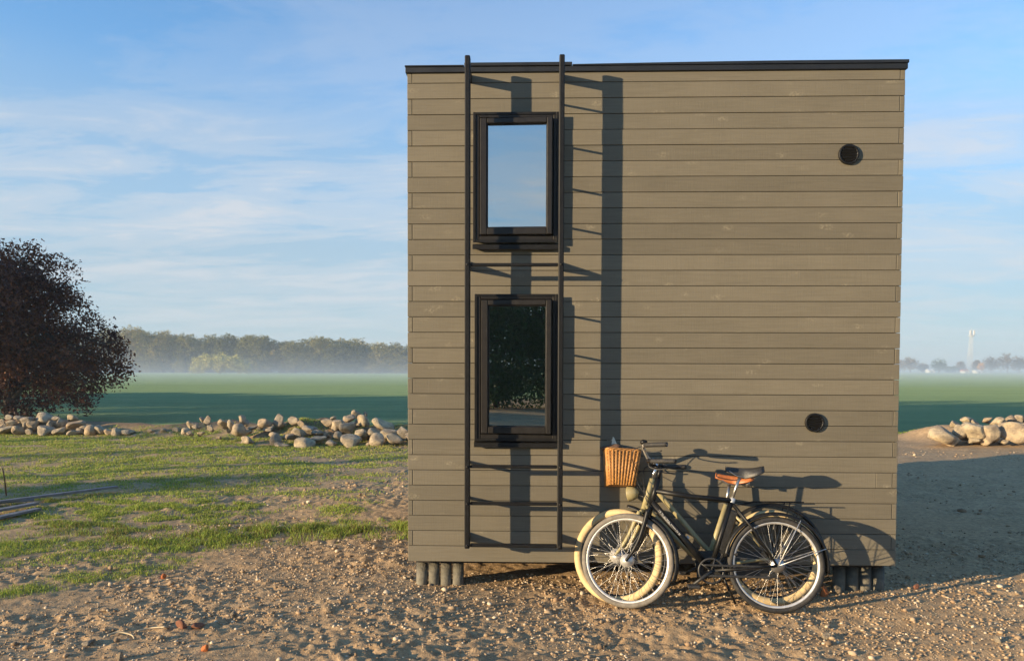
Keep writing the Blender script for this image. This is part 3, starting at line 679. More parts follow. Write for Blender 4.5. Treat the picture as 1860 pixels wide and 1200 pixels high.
# ------------------------------------------------------------------ bicycles
def arc_pts(R, a0, a1, n, c=(0, 0), y=0.0):
    return [(c[0]+R*math.cos(rad(a0+(a1-a0)*i/n)), y, c[1]+R*math.sin(rad(a0+(a1-a0)*i/n))) for i in range(n+1)]
def ring_section(mb, R, prof, n=72, c=(0, 0, 0)):
    """sweep a closed (radial, lateral) profile round the wheel axis (local Y)"""
    m = len(prof); vs = []; fs = []
    for i in range(n):
        t = 2*math.pi*i/n
        for (dr, dl) in prof: vs.append((c[0]+(R+dr)*math.cos(t), c[1]+dl, c[2]+(R+dr)*math.sin(t)))
    for i in range(n):
        j = (i+1) % n
        for k in range(m): k2 = (k+1) % m; fs.append((i*m+k, i*m+k2, j*m+k2, j*m+k))
    mb._add(vs, fs, True)
def wheel(parent, c, xf, R, tw, tyre, rim, hub_r, hub_w, spokes=32, cross=.55, hubmat='alu', phase=0.0):
    wl = empty('wheel', parent=parent); wl.matrix_local = xf @ Matrix.Translation(c)
    mb = MB(); rr = R-tw
    ring_section(mb, rr, [(tw*math.cos(a), tw*math.sin(a)*.95) for a in np.linspace(0, 2*np.pi, 13)[:-1]]); mb.build('tyre', tyre, wl)
    mb = MB(); q = rr-tw*.80
    ring_section(mb, q, [(.006, -.012), (.006, .012), (-.006, .011), (-.015, .005), (-.015, -.005), (-.006, -.011)]); mb.build('rim', rim, wl)
    mb = MB().lathe((0, 0, 0), (0, 1, 0), [(-hub_w, 0), (-hub_w, hub_r*.55), (-hub_w*.8, hub_r*.60), (-hub_w*.72, hub_r), (-hub_w*.55, hub_r), (-hub_w*.5, hub_r*.72), (hub_w*.5, hub_r*.72), (hub_w*.55, hub_r), (hub_w*.72, hub_r), (hub_w*.8, hub_r*.6), (hub_w, hub_r*.55), (hub_w, 0)], 20)
    mb.tube([(0, -hub_w-.022, 0), (0, hub_w+.022, 0)], .0055, 8); mb.build('hub', MT[hubmat], wl)
    mb = MB()
    for k in range(spokes):
        a = 2*math.pi*(k+phase)/spokes; s = 1 if k % 2 else -1; da = cross*(1 if (k//2) % 2 else -1)
        mb.tube([((q-.012)*math.cos(a), s*.003, (q-.012)*math.sin(a)), (hub_r*.9*math.cos(a+da), s*hub_w*.62, hub_r*.9*math.sin(a+da))], .00125, 5, cap=False)
    mb.build('spokes', MT['steel'], wl)
    return wl
def fender(parent, xf, c, R, a0, a1, mat, wdt=.030):
    mb = MB(); mb.xf = xf; n = 36; vs = []; fs = []
    prof = [(-.012, -wdt), (.004, -wdt*.75), (.010, 0), (.004, wdt*.75), (-.012, wdt), (-.014, wdt*.93), (.001, wdt*.7), (.006, 0), (.001, -wdt*.7), (-.014, -wdt*.93)]
    m = len(prof)
    for i in range(n+1):
        t = rad(a0+(a1-a0)*i/n)
        for (dr, dl) in prof: vs.append((c[0]+(R+dr)*math.cos(t), c[1]+dl, c[2]+(R+dr)*math.sin(t)))
    for i in range(n):
        for k in range(m): k2 = (k+1) % m; fs.append((i*m+k, (i+1)*m+k, (i+1)*m+k2, i*m+k2))
    fs += [tuple(range(m)), tuple(n*m+k for k in range(m))[::-1]]
    mb._add(vs, fs, True); return mb.build('fender', mat, parent)
def saddle(parent, c, mat, under, L=.26, W=.085, tilt=0, hgt=.045):
    """long axis local x; nose towards -x"""
    mb = MB(); mb.xf = Matrix.Translation(c) @ Matrix.Rotation(rad(tilt), 4, 'Y'); n = 14; m = 9; vs = []; fs = []
    for i in range(n+1):
        t = i/n; x = -L*.55+L*t
        wv = W*(.20+.10*t+.85*sstep(.38, .86, t))*(1-.55*max(0, (t-.9)/.1)**2)*(1 if t > .03 else .7)
        zt = .010+.011*(1-math.sin(t*math.pi))+.006*sstep(.7, 1, t)
        for k in range(m):
            u = -1+2*k/(m-1); vs.append((x, u*wv, zt+.012*(1-abs(u)**2.2)-hgt*(abs(u)**4)*(.35+.45*(1-abs(2*t-1)))))
    for k in range(m):
        pass
    b = len(vs)
    for i in range(n+1):
        for k in range(m):
            p = vs[i*m+k]; vs.append((p[0], p[1]*.95, p[2]-.006))
    for i in range(n):
        for k in range(m-1):
            a = i*m+k; fs.append((a, a+m, a+m+1, a+1)); fs.append((b+a, b+a+1, b+a+m+1, b+a+m))
        a = i*m; fs.append((a, b+a, b+a+m, a+m)); a = i*m+m-1; fs.append((a, a+m, b+a+m, b+a))
    for k in range(m-1):
        fs.append((k, k+1, b+k+1, b+k)); a = n*m+k; fs.append((a, b+a, b+a+1, a+1))
    mb._add(vs, fs, True); sd = mb.build('saddle', mat, parent)
    rl = MB(); rl.xf = mb.xf
    for s in (-1, 1): rl.tube(spline([(-L*.46, s*.012, .0), (-L*.25, s*.02, -.035), (.0, s*.022, -.042), (L*.22, s*.03, -.03), (L*.38, s*.04, .0)], 4), .0038, 6)
    rl.build('saddle_rails', MT['steel'], sd)
    if under:
        for s in (-1, 1):
            MB().tube([Vector(c)+Vector((L*.26, s*.045, -.052)), Vector(c)+Vector((L*.30, s*.045, -.002))], .014, 10).build('spring', MT['steel'], sd)
    return sd
def steer_xf(top, bot, ang):
    a = (Vector(top)-Vector(bot)).normalized()
    return Matrix.Translation(top) @ Matrix.Rotation(ang, 4, a) @ Matrix.Translation(-Vector(top))
def cranks(bk, bb, ang, L=.165, ring=.088, cased=False):
    bbv = Vector(bb)
    MB().lathe(bbv-Vector((0, .036, 0)), (0, 1, 0), [(0, 0), (0, .024), (.072, .024), (.072, 0)], 16).build('bottom_bracket', MT['bikeblack'], bk)
    mb = MB(); ring_section(mb, ring, [(.004, -.002), (.004, .002), (-.010, .002), (-.010, -.002)], 44, (bb[0], -.042, bb[2]))
    for k in range(5):
        a = 2*math.pi*k/5; mb.tube([(bb[0], -.042, bb[2]), (bb[0]+ring*math.cos(a), -.042, bb[2]+ring*math.sin(a))], .006, 6)
    mb.build('chainring', MT['vinyl'], bk)
    for s in (-1, 1):
        a = ang if s < 0 else ang+math.pi; e = (bb[0]+L*math.cos(a), s*.075, bb[2]+L*math.sin(a))
        ca_ = MB().tube([(bb[0], s*.055, bb[2]), e], [.013, .010], 8).build('crank_arm', MT['vinyl'], bk)
        pd = MB(); pd.box((e[0]-.042, e[1]+s*.012-.0+(-.085 if s < 0 else 0), e[2]-.011), (e[0]+.042, e[1]+s*.012+(0 if s < 0 else .085), e[2]+.011), .006)
        pd.build('pedal', MT['rubber'], bk)
def grips(hb, xf, pts, mat, r=.016):
    mb = MB(); mb.xf = xf; mb.tube(pts, [r*.9]+[r]*(len(pts)-2)+[r*.95], 10); return mb.build('grip', mat, hb)

# --- black bicycle (nearer); local x: + towards its rear, front wheel at -x
rp = gnd(1411, 1112); fp = gnd(1148, 1103)
def bike_root(rp, fp, lean, name, label):
    ang = math.atan2(rp[1]-fp[1], rp[0]-fp[0])
    b = empty(name, (rp[0], rp[1], float(ground_z(rp[0], rp[1]))+.004))
    b.rotation_euler = (Matrix.Rotation(ang, 3, 'Z') @ Matrix.Rotation(rad(-lean), 3, 'X')).to_euler()
    tag(b, label, 'bicycle'); return b
bk = bike_root(rp, fp, 7.5, 'city_bicycle', 'black city bicycle with silver front rim leaning nearest the camera')
R = .335; I4 = Matrix.Identity(4)
rh, fh = (0, 0, R), (-1.035, 0, R)
BB = (-.452, 0, .285); HT = (-.815, 0, .925); HBm = (-.862, 0, .735); SC = (-.300, 0, .775); ST = (-.235, 0, .965)
fr = MB()
fr.tube([(-.835, 0, .835), (-.60, 0, .800), SC], .0185, 12); fr.tube([(-.858, 0, .752), BB], .0255, 12); fr.tube([SC, BB], .0175, 12)
hd = Vector(HT)-Vector(HBm); fr.tube([Vector(HBm)-hd*.05, Vector(HT)], .0195, 14)
for s in (-1, 1):
    fr.tube([(SC[0]+.01, s*.018, SC[2]-.025), (-.16, s*.045, .58), (-.005, s*.062, R)], [.010, .010, .008], 8)
    fr.tube([(BB[0]+.02, s*.025, BB[2]+.002), (-.25, s*.05, .305), (-.005, s*.062, R)], [.012, .011, .009], 8)
fr = fr.build('frame', MT['bikeblack'], bk)
# lettering on the down tube: unreadably small pale strokes and one white block
d_ = (Vector(BB)-Vector((-.858, 0, .752))).normalized(); nrm = Vector((-d_.z, 0, d_.x)).normalized()
lt = MB(); pos = .07; base = Vector((-.858, 0, .752))
for k in range(9):
    for (u, v, lw, lh) in random.sample([(0, -.008, .020, .003), (0, .006, .020, .003), (0, 0, .003, .016), (.017, 0, .003, .016), (.008, 0, .003, .014)], 3):
        p = base+d_*(pos+u)+nrm*v*.6+Vector((0, -.0251, 0))
        lt.box(p-Vector((.0001, .0008, .0001)), p+Vector((.0001, .0008, .0001)))
        c_ = [p+d_*a+nrm*b_*.6 for a, b_ in ((0, -lh/2), (lw, -lh/2), (lw, lh/2), (0, lh/2))]
        lt.poly([q-Vector((0, .0022, 0)) for q in c_]+[q+Vector((0, .002, 0)) for q in c_], [(0, 1, 2, 3), (0, 4, 5, 1), (1, 5, 6, 2), (2, 6, 7, 3), (3, 7, 4, 0)])
    pos += .026
lt.build('frame_lettering', MT['decal'], fr)
MB().tube([SC, ST], .0112, 10).build('seat_post', MT['steel'], bk)
MB().lathe(Vector(SC)-Vector((0, 0, .012)), Vector(ST)-Vector(SC), [(0, .020), (.03, .020), (.034, .014)], 14).build('seat_clamp', MT['alu'], bk)
saddle(bk, (-.195, 0, .985), MT['vinyl'], False, .265, .075, 0, .075)
X4 = steer_xf(HT, HBm, rad(-14))
fk = MB(); fk.xf = X4
cr_ = Vector(HBm)-hd*.07
fk.tube([Vector(HT)-hd*.1, cr_], .013, 10)
for s in (-1, 1):
    fk.tube([cr_+Vector((0, s*.010, 0)), cr_+Vector((-.012, s*.046, -.03))], .014, 10)
    fk.tube(spline([cr_+Vector((-.012, s*.048, -.02)), (-.925, s*.052, .53), (-.975, s*.055, .42), (-1.035, s*.058, R)], 5), [.0175]*6+[.015]*5+[.011]*5, 10)
fk = fk.build('fork', MT['bikeblack'], bk)
wheel(bk, fh, X4, R, .021, MT['greytyre'], MT['alu'], .046, .045, 36, .62, 'alu', .3)
wheel(bk, rh, I4, R, .021, MT['rubber'], MT['alu'], .036, .055, 36, .62, 'steel', .1)
MB().lathe((0, -.058, R), (0, 1, 0), [(0, 0), (0, .048), (.010, .050), (.012, .020), (.012, 0)], 22).build('sprocket', MT['steel'], bk)
f1 = fender(bk, I4, rh, R+.022, -8, 172, MT['bikeblack']); f2 = fender(bk, X4, fh, R+.022, -22, 62, MT['bikeblack'])
for (xx, a) in ((-.0, 62), (.0, 20)):
    for s in (-1, 1):
        MB().tube([(0, s*.066, R), ((R+.02)*math.cos(rad(a)), s*.030, R+(R+.02)*math.sin(rad(a)))], .0032, 6).build('stay', MT['alu'], f1)
cranks(bk, BB, rad(216))
cg = MB(); cg.box((-.50, -.062, .245), (-.05, -.046, .262), .004); cg.box((-.50, -.062, .318), (-.02, -.046, .333), .004); cg.build('chain', MT['vinyl'], bk)
stc = X4 @ Vector((HT[0]+.01, 0, HT[2]+.05))
sm = MB(); sm.xf = X4; sm.tube([Vector(HT)-hd*.05, Vector(HT)+hd*.42], .014, 10); sm.tube([Vector(HT)+hd*.34, Vector(HT)+hd*.42+Vector((-.055, 0, .012))], .014, 10)
sm.build('stem', MT['bikeblack'], bk)
C0 = Vector(HT)+hd*.42+Vector((-.055, 0, .012))
def bar_half(C, s, rise, wid, back): return spline([C, C+Vector((-.012, s*.07, rise*.3)), C+Vector((.0, s*wid*.72, rise)), C+Vector((.05, s*wid*.95, rise*.98)), C+Vector((back, s*(wid+.015), rise*.88))], 6)
hb = MB(); hb.xf = X4; hA = bar_half(C0, -1, .012, .27, .20); hB = bar_half(C0, 1, .012, .27, .20)
hb.tube(hA, .0112, 8); hb.tube(hB, .0112, 8); hb = hb.build('handlebar', MT['bikeblack'], bk)
for P_ in (hA, hB): grips(hb, X4, P_[-9:], MT['rubber'], .0165)
for P_, s in ((hA, -1), (hB, 1)):
    lv = MB(); lv.xf = X4; q = P_[-12]; lv.tube(spline([q, q+Vector((.0, -s*.01, -.035)), q+Vector((.06, s*.012, -.055)), q+Vector((.13, s*.02, -.05))], 4), .0045, 6); lv.build('brake_lever', MT['vinyl'], hb)
for off, s in ((.0, -1), (.05, 1)):
    cb = MB(); q = X4 @ (hA[-12] if s < 0 else hB[-12]); cb.tube(spline([q, q+Vector((-.10, 0, -.02)), (HT[0]-.10, s*.03, .86), (HBm[0]-.02, s*.03, .74), (-.75, 0, .62+off)], 6), .0026, 5); cb.build('cable', MT['vinyl'], bk)
bl = MB(); bl.xf = X4; bl.lathe(Vector(hA[8])+Vector((0, 0, .010)), (0, 0, 1), [(0, .020), (.010, .022), (.020, .016), (.025, 0)], 14); bl.build('bell', MT['bikeblack'], hb)
ks = MB().tube([(BB[0]+.08, .03, .27), (BB[0]+.18, .05, .05)], .009, 8); ks.build('kickstand', MT['bikeblack'], bk)

# --- khaki bicycle (against the boards)
rp = gnd(1406, 1098); fp = gnd(1126, 1095)
kb = bike_root(rp, fp, 8.5, 'cruiser_bicycle', 'khaki step-through cruiser bicycle with cream tyres and wicker basket against the boards')
R = .343
rh, fh = (0, 0, R), (-1.125, 0, R)
BB = (-.475, 0, .295); HT = (-.862, 0, .895); HBm = (-.925, 0, .690); SC = (-.325, 0, .720); ST = (-.300, 0, .865)
hd = Vector(HT)-Vector(HBm)
fr = MB(); fr.tube([Vector(HBm)-hd*.06, Vector(HT)+hd*.04], .0205, 14)
fr.tube(spline([Vector(HT)-hd*.12, (-.795, 0, .775), (-.66, 0, .615), (-.52, 0, .450), (-.455, 0, .385)], 6), .0185, 12)
fr.tube(spline([Vector(HBm)+hd*.10, (-.82, 0, .60), (-.62, 0, .40), BB], 6), .0205, 12)
fr.tube([SC, BB], .019, 12)
for s in (-1, 1):
    fr.tube([(SC[0]+.005, s*.018, SC[2]-.03), (-.17, s*.055, .54), (-.005, s*.068, R)], [.011, .010, .009], 8)
    fr.tube([(BB[0]+.02, s*.028, BB[2]), (-.26, s*.056, .31), (-.005, s*.068, R)], [.013, .012, .010], 8)
fr = fr.build('frame', MT['khaki'], kb)
MB().box((-.625, -.0245, .478), (-.600, -.0205, .492), .001, Matrix.Rotation(rad(50), 3, 'Y')).build('frame_badge', MT['decal'], fr)
MB().tube([SC, ST], .0125, 10).build('seat_post', MT['steel'], kb)
# battery pack behind the seat tube
bx_ = Vector(SC)-Vector(BB); ang_ = math.atan2(bx_.x, bx_.z)
MB().box((-.036, -.042, -.18), (.036, .042, .18), .012, Matrix.Rotation(ang_, 3, 'Y')).build('battery', MT['vinyl'], kb, loc=(Vector(BB)+bx_*.52+Vector((.062, 0, -.005))))
saddle(kb, (-.250, 0, .905), MT['leather'], True, .27, .085, 4, .055)
X4 = steer_xf(HT, HBm, rad(-27))
cr_ = Vector(HBm)-hd*.09
fk = MB(); fk.xf = X4; fk.tube([Vector(HT)-hd*.1, cr_], .014, 10)
for s in (-1, 1):
    fk.tube([cr_+Vector((0, s*.010, 0)), cr_+Vector((-.010, s*.052, -.022))], .016, 10)
    fk.tube(spline([cr_+Vector((-.010, s*.055, -.012)), (-1.00, s*.058, .53), (-1.055, s*.06, .43), (-1.125, s*.062, R)], 5), [.0165]*6+[.0145]*5+[.011]*5, 10)
fk.build('fork', MT['khaki'], kb)
wheel(kb, fh, X4, R, .029, MT['cream'], MT['rubber'], .052, .045, 32, .5, 'alu', .2)
wheel(kb, rh, I4, R, .029, MT['cream'], MT['rubber'], .042, .055, 32, .5, 'alu', .5)
f1 = fender(kb, I4, rh, R+.038, -6, 168, MT['bikeblack'], .026); f2 = fender(kb, X4, fh, R+.030, -25, 78, MT['bikeblack'], .026)
for a in (60, 12):
    for s in (-1, 1): MB().tube([(0, s*.074, R), ((R+.024)*math.cos(rad(a)), s*.034, R+(R+.024)*math.sin(rad(a)))], .003, 6).build('stay', MT['bikeblack'], f1)
# rear rack wires
rk = MB()
for s in (-1, 1): rk.tube([(-.30, s*.02, .70), (-.12, s*.05, .742), (.22, s*.06, .742)], .0045, 6); rk.tube([(0, s*.07, R+.01), (.12, s*.06, .742)], .0045, 6)
rk.build('rack', MT['bikeblack'], kb)
cranks(kb, BB, rad(30), .165, .09)
cc_ = MB(); cc_.box((-.56, -.056, .20), (.02, -.044, .39), .03); cc_.build('chain_case', MT['vinyl'], kb)
sm = MB(); sm.xf = X4; sm.tube([Vector(HT)-hd*.03, Vector(HT)+hd*.62], .0135, 10); sm.tube([Vector(HT)+hd*.55, Vector(HT)+hd*.66+Vector((-.045, 0, .004))], .0155, 10); sm.build('stem', MT['chrome'], kb)
C0 = Vector(HT)+hd*.66+Vector((-.045, 0, .004))
hb = MB(); hb.xf = X4; hA = bar_half(C0, -1, .075, .27, .20); hB = bar_half(C0, 1, .075, .27, .20)
hb.tube(hA, .0118, 8); hb.tube(hB, .0118, 8); hb = hb.build('handlebar', MT['alu'], kb)
for P_ in (hA, hB): grips(hb, X4, P_[-9:], MT['rubber'], .0175)
for P_, s in ((hA, -1), (hB, 1)):
    lv = MB(); lv.xf = X4; q = P_[-12]; lv.tube(spline([q, q+Vector((.0, -s*.01, -.03)), q+Vector((.07, s*.012, -.05)), q+Vector((.14, s*.02, -.045))], 4), .0048, 6); lv.build('brake_lever', MT['vinyl'], hb)
bl = MB(); bl.xf = X4; bl.lathe(Vector(hA[14])+Vector((0, 0, .012)), (0, 0, 1), [(-.006, .012), (0, .024), (.014, .027), (.026, .019), (.032, 0)], 16); bl.build('bell', MT['bikeblack'], hb)
for off, s in ((.0, -1), (.04, 1)):
    cb = MB(); q = X4 @ (hA[-12] if s < 0 else hB[-12]); cb.tube(spline([q, q+Vector((-.08, 0, -.05)), (HT[0]-.12, s*.04, .90), (HT[0]-.05, s*.04, .78), (-.74, s*.02, .60+off)], 6), .0028, 5); cb.build('cable', MT['vinyl'], kb)
# domed headlight
hl = empty('headlight', parent=kb); hl.matrix_local = X4 @ Matrix.Translation((-1.015, 0, .800))
MB().lathe((0, 0, 0), (-1, 0, -.08), [(-.052, 0), (-.048, .020), (-.030, .041), (-.004, .052), (.026, .056), (.030, .056), (.030, .050)], 24).build('lamp_shell', MT['khaki'], hl)
MB().lathe((0, 0, 0), (-1, 0, -.08), [(.027, .051), (.031, .035), (.033, 0)], 24).build('lamp_lens', MT['lens'], hl)
MB().tube([(.045, 0, -.01), (.13, 0, -.045)], .008, 8).build('lamp_arm', MT['bikeblack'], hl)
# wicker basket carried on the front
bs = empty('basket', parent=kb); BLOC = X4 @ Matrix.Translation((-1.118, 0, .850)) @ Matrix.Rotation(rad(33), 4, 'Z'); bs.matrix_local = BLOC
bt, tp, BH = (.092, .112), (.124, .158), .250   # half sizes (along, across) bottom and top
def rr_loop(hx, hy, z, rc, n=40):
    out = []
    segs = [((hx-rc, hy-rc), 0), ((-hx+rc, hy-rc), 90), ((-hx+rc, -hy+rc), 180), ((hx-rc, -hy+rc), 270)]
    for (c_, a0) in segs:
        for k in range(6): a = rad(a0+90*k/5); out.append((c_[0]+rc*math.cos(a), c_[1]+rc*math.sin(a), z))
    # resample evenly
    P_ = [Vector(p) for p in out]; P_.append(P_[0].copy()); L_ = [0]
    for i in range(1, len(P_)): L_.append(L_[-1]+(P_[i]-P_[i-1]).length)
    res = []
    for k in range(n):
        d = L_[-1]*k/n; i = max(j for j in range(len(L_)) if L_[j] <= d+1e-9); i = min(i, len(P_)-2)
        res.append(P_[i].lerp(P_[i+1], (d-L_[i])/max(1e-9, L_[i+1]-L_[i])))
    return res
NS = 48; rowsn = 22; wv = MB()
def bloop(t, off=0.0, n=NS): 
    hx, hy = bt[0]+(tp[0]-bt[0])*t, bt[1]+(tp[1]-bt[1])*t; return rr_loop(hx+off, hy+off, BH*t, .028, n)
for rI in range(rowsn):
    t = (rI+.5)/rowsn; lo_, ln_ = bloop(t, -.0035, NS*2), bloop(t, .0035, NS*2)
    pts = [(ln_ if ((k//2)+rI) % 2 == 0 else lo_)[k] for k in range(NS*2)]
    wv.tube(pts, .0058, 5, closed=True)
wv.build('weave', MT['wicker'], bs)
stk = MB(); A_, B_ = bloop(0, .003, 40), bloop(1, .003, 40)
for k in range(40): stk.tube([A_[k], A_[k].lerp(B_[k], .5), B_[k]], .0088, 6)
stk.build('stakes', MT['wicker'], bs)
rmv = MB()
for q in (0, 1, 2):
    L_ = bloop(1, .002, 96); rmv.tube([p+Vector((0, 0, .004+.006*math.sin(i*.55+q*2.1)))+(p*Vector((1, 1, 0))).normalized()*.006*math.cos(i*.55+q*2.1) if False else p+Vector((p.x*.03*math.cos(i*.55+q*2.1), p.y*.03*math.cos(i*.55+q*2.1), .006+.007*math.sin(i*.55+q*2.1))) for i, p in enumerate(L_)], .0062, 6, closed=True)
rmv.build('rim', MT['wicker'], bs)
MB().box((-bt[0]+.006, -bt[1]+.006, .004), (bt[0]-.006, bt[1]-.006, .012), .003).build('base', MT['wicker'], bs)
KW = Matrix.Translation(kb.location) @ kb.rotation_euler.to_matrix().to_4x4()
BW = KW @ BLOC
# what lies in the basket: things of their own
pc = BW @ Vector((-.075, -.05, .305))
pp = MB(); pp.xf = Matrix.Translation(pc) @ Matrix.Rotation(rad(-34), 4, 'Z') @ Matrix.Rotation(rad(-8), 4, 'X') @ Matrix.Rotation(rad(-28), 4, 'Y')
pp.box((-.045, -.003, -.12), (.045, .003, .085), .001); pp.box((-.040, -.0065, -.115), (.043, -.0035, .070), .001)
tag(pp.build('folded_paper', MT['paper']), 'off-white folded paper sticking up out of the wicker basket', 'paper')
def blob(c, s, mat, name, seed):
    r_ = np.random.default_rng(seed); import bmesh
    bm = bmesh.new(); bmesh.ops.create_icosphere(bm, subdivisions=3, radius=1)
    D_ = r_.normal(size=(9, 3)); D_ /= np.linalg.norm(D_, axis=1)[:, None]; O_ = r_.uniform(.45, .85, 9)
    for v in bm.verts:
        p = np.array(v.co); q = p.copy(); k = 1.0
        for d_2, o_2 in zip(D_, O_):
            h_ = q@d_2
            if h_ > o_2: q = q-d_2*(h_-o_2)*.97
        q = q*(1+.06*math.sin(3*q[0]+seed)+.05*math.sin(4.1*q[1]+seed*2)+.04*math.sin(5.3*q[2]+seed*3))
        v.co = Vector(q)
    me = bpy.data.meshes.new(name); bm.to_mesh(me); bm.free(); me.materials.append(mat)
    me.polygons.foreach_set('use_smooth', np.ones(len(me.polygons), dtype=bool)); return me
cm = blob(0, 1, MT['cloth'], 'bundled_cloth', 5)
cl_ = link('bundled_cloth', cm); cl_.matrix_world = BW @ Matrix.Translation((-.085, -.06, .272)) @ Matrix.Diagonal((.085, .11, .045, 1)); tag(cl_, 'brown bundled cloth lying in the wicker basket', 'cloth')

# ------------------------------------------------------------------ stones
SM = [blob(0, 1, MT['stone'], 'stone', 100+k) for k in range(12)]
def stone_pile(name, label, spec, Yf, sc, org, lift, cat='stones', grow=1.0):
    pr = None
    cx = at(org[0]+np.mean([s[0] for s in spec])/sc, 800, Yf(800))
    root = empty(name, (cx[0], cx[1], 0)); tag(root, label, cat)
    fill = [(x+random.uniform(-.4, .4)*w_, y+h_*random.uniform(.05, .35), w_*random.uniform(.6, .85), h_*random.uniform(.6, .85)) for (x, y, w_, h_) in spec]
    for k, (x, y, w_, h_) in enumerate(spec+fill):
        px, py = org[0]+x/sc, org[1]+y/sc; wpx, hpx = w_/sc, h_/sc
        Y = Yf(py+hpx/2)+(.30 if k >= len(spec) else 0); c = at(px, py, Y); m = Y/FPX
        hw, hh = wpx*m/2*1.16*grow, hpx*m/2*1.18*grow; c[2] -= lift
        c[1] += hw*.3
        g_ = float(ground_z(c[0], c[1]))
        o = link('stone', SM[(k*5+2) % 12], root, loc=(c[0]-cx[0], c[1]-cx[1], c[2]), rot=(random.uniform(-.4, .4), random.uniform(-.35, .35), random.uniform(-.5, .5)+(math.pi if k % 2 else 0)), scale=(hw*1.05, hw*random.uniform(.85, 1.15), hh*1.05))
    return root
L1 = [(10, 200, 55, 45), (65, 165, 60, 45), (80, 202, 70, 48), (145, 172, 70, 58), (190, 192, 112, 82), (30, 262, 104, 68), (130, 262, 92, 78), (190, 228, 40, 45), (222, 275, 58, 46), (252, 220, 92, 76), (337, 165, 130, 62), (340, 265, 132, 88), (385, 212, 42, 42), (430, 176, 62, 42), (470, 202, 82, 78), (455, 268, 92, 62), (545, 166, 84, 64), (577, 222, 112, 78), (570, 288, 114, 48), (700, 265, 114, 74), (762, 258, 100, 72), (850, 285, 90, 66), (905, 285, 80, 80), (982, 282, 110, 64), (1062, 312, 84, 34), (-45, 262, 92, 70), (-60, 200, 70, 50), (1120, 300, 60, 34), (1165, 268, 66, 40), (1225, 290, 54, 36), (1280, 270, 70, 40), (1335, 290, 50, 36), (1370, 265, 66, 46), (1400, 300, 44, 30), (620, 262, 50, 40), (650, 240, 60, 50), (25, 228, 50, 34)]
stone_pile('stone_wall', 'low dry wall of rounded boulders at the lawn edge below the dark tree', L1, lambda yb: 18.35+(796-yb)*.016, 4.287, (0, 720), 0, 'stone wall')
L2 = [(78, 205, 65, 75), (30, 195, 50, 40), (100, 265, 62, 52), (20, 310, 60, 34), (170, 345, 50, 30), (205, 232, 78, 88), (275, 245, 72, 104), (335, 278, 132, 88), (370, 200, 84, 72), (470, 262, 74, 30), (565, 225, 114, 82), (590, 272, 92, 30), (680, 205, 102, 98), (800, 215, 94, 82), (866, 230, 62, 68), (945, 280, 112, 84), (840, 312, 102, 132), (780, 342, 94, 78), (635, 330, 102, 58), (655, 375, 100, 104), (412, 370, 112, 64), (705, 420, 120, 68), (900, 400, 172, 92), (1010, 312, 124, 64), (1077, 312, 58, 52), (1000, 368, 134, 62), (1090, 222, 104, 74), (1140, 182, 44, 38), (1170, 240, 114, 104), (1265, 190, 104, 78), (1330, 150, 84, 68), (1412, 150, 44, 38), (1395, 205, 122, 94), (1270, 260, 134, 110), (1385, 312, 112, 74), (1282, 380, 164, 114), (1510, 368, 134, 108), (1640, 368, 134, 96), (1730, 300, 104, 104), (1560, 248, 164, 114), (1600, 312, 180, 94), (1480, 302, 114, 84), (1440, 400, 70, 40), (1180, 330, 90, 60), (1120, 395, 90, 50), (-60, 240, 80, 60), (-110, 290, 70, 50), (-25, 250, 60, 50), (-75, 310, 50, 34), (1800, 350, 120, 90), (1850, 290, 110, 90), (1880, 380, 120, 80)]
stone_pile('stone_heap', 'loose heap of tan boulders beside the left side of the house', L2, lambda yb: 16.25+(818-yb)*.030, 4.65, (360, 720), 0, 'stone heap')
L3 = [(625, 935, 235, 145), (715, 850, 94, 64), (825, 812, 114, 64), (905, 905, 190, 180), (1020, 925, 170, 190), (985, 812, 94, 54), (1090, 832, 134, 90), (1190, 800, 94, 56), (1212, 920, 215, 170), (1272, 800, 84, 72), (770, 905, 110, 120), (1330, 880, 150, 130), (1360, 810, 110, 70), (880, 835, 70, 50), (1440, 900, 160, 120), (1060, 960, 90, 60), (880, 980, 100, 50), (1130, 990, 70, 40)]
stone_pile('boulder_pile', 'pile of large sunlit boulders on the earth bank right of the house', L3, lambda yb: 17.0+(800-yb)*.022, 4.614, (1580, 580), .09, 'boulders', .94)

# loose single lumps on the yard
def lump(px, py, wpx, hpx, mat, name, label, k, cat='stone', sink=.2):
    p = gnd(px, py+hpx/2); m = p[1]/FPX; me = SM[k].copy(); me.materials.clear(); me.materials.append(mat)
    z = float(ground_z(p[0], p[1])); o = link(name, me, None, (p[0], p[1], z+hpx*m*(.5-sink)), (random.uniform(-.3, .3), random.uniform(-.3, .3), random.uniform(0, 6)), (wpx*m/2, wpx*m/2, hpx*m/2*1.1))
    tag(o, label, cat)
lump(1497, 1069, 18, 22, MT['brick'], 'brick_fragment', 'orange clay lump beside the bicycle rear wheels', 2, 'brick')
lump(1519, 1066, 20, 18, MT['stone'], 'loose_stone', 'pale stone resting next to the orange clay lump', 4)
lump(1500, 1138, 18, 18, MT['stone'], 'loose_stone', 'lone pale stone on the soil in front of the bicycles', 5)
lump(330, 1136, 24, 20, MT['clod'], 'earth_clod', 'large red-brown clod on the soil at the lower left', 6, 'clod')
lump(357, 1139, 30, 12, MT['clod'], 'earth_clod', 'flat reddish clod touching the large red-brown clod', 7, 'clod')
lump(373, 1177, 16, 16, MT['brick'], 'loose_stone', 'small orange-red stone near the bottom edge of the picture', 8)
lump(160, 1165, 26, 14, MT['stone'], 'loose_stone', 'flat pale stone lying on the soil at lower left', 9)
lump(219, 1189, 16, 22, MT['stone'], 'loose_stone', 'upright pale stone by the bottom edge at lower left', 10)
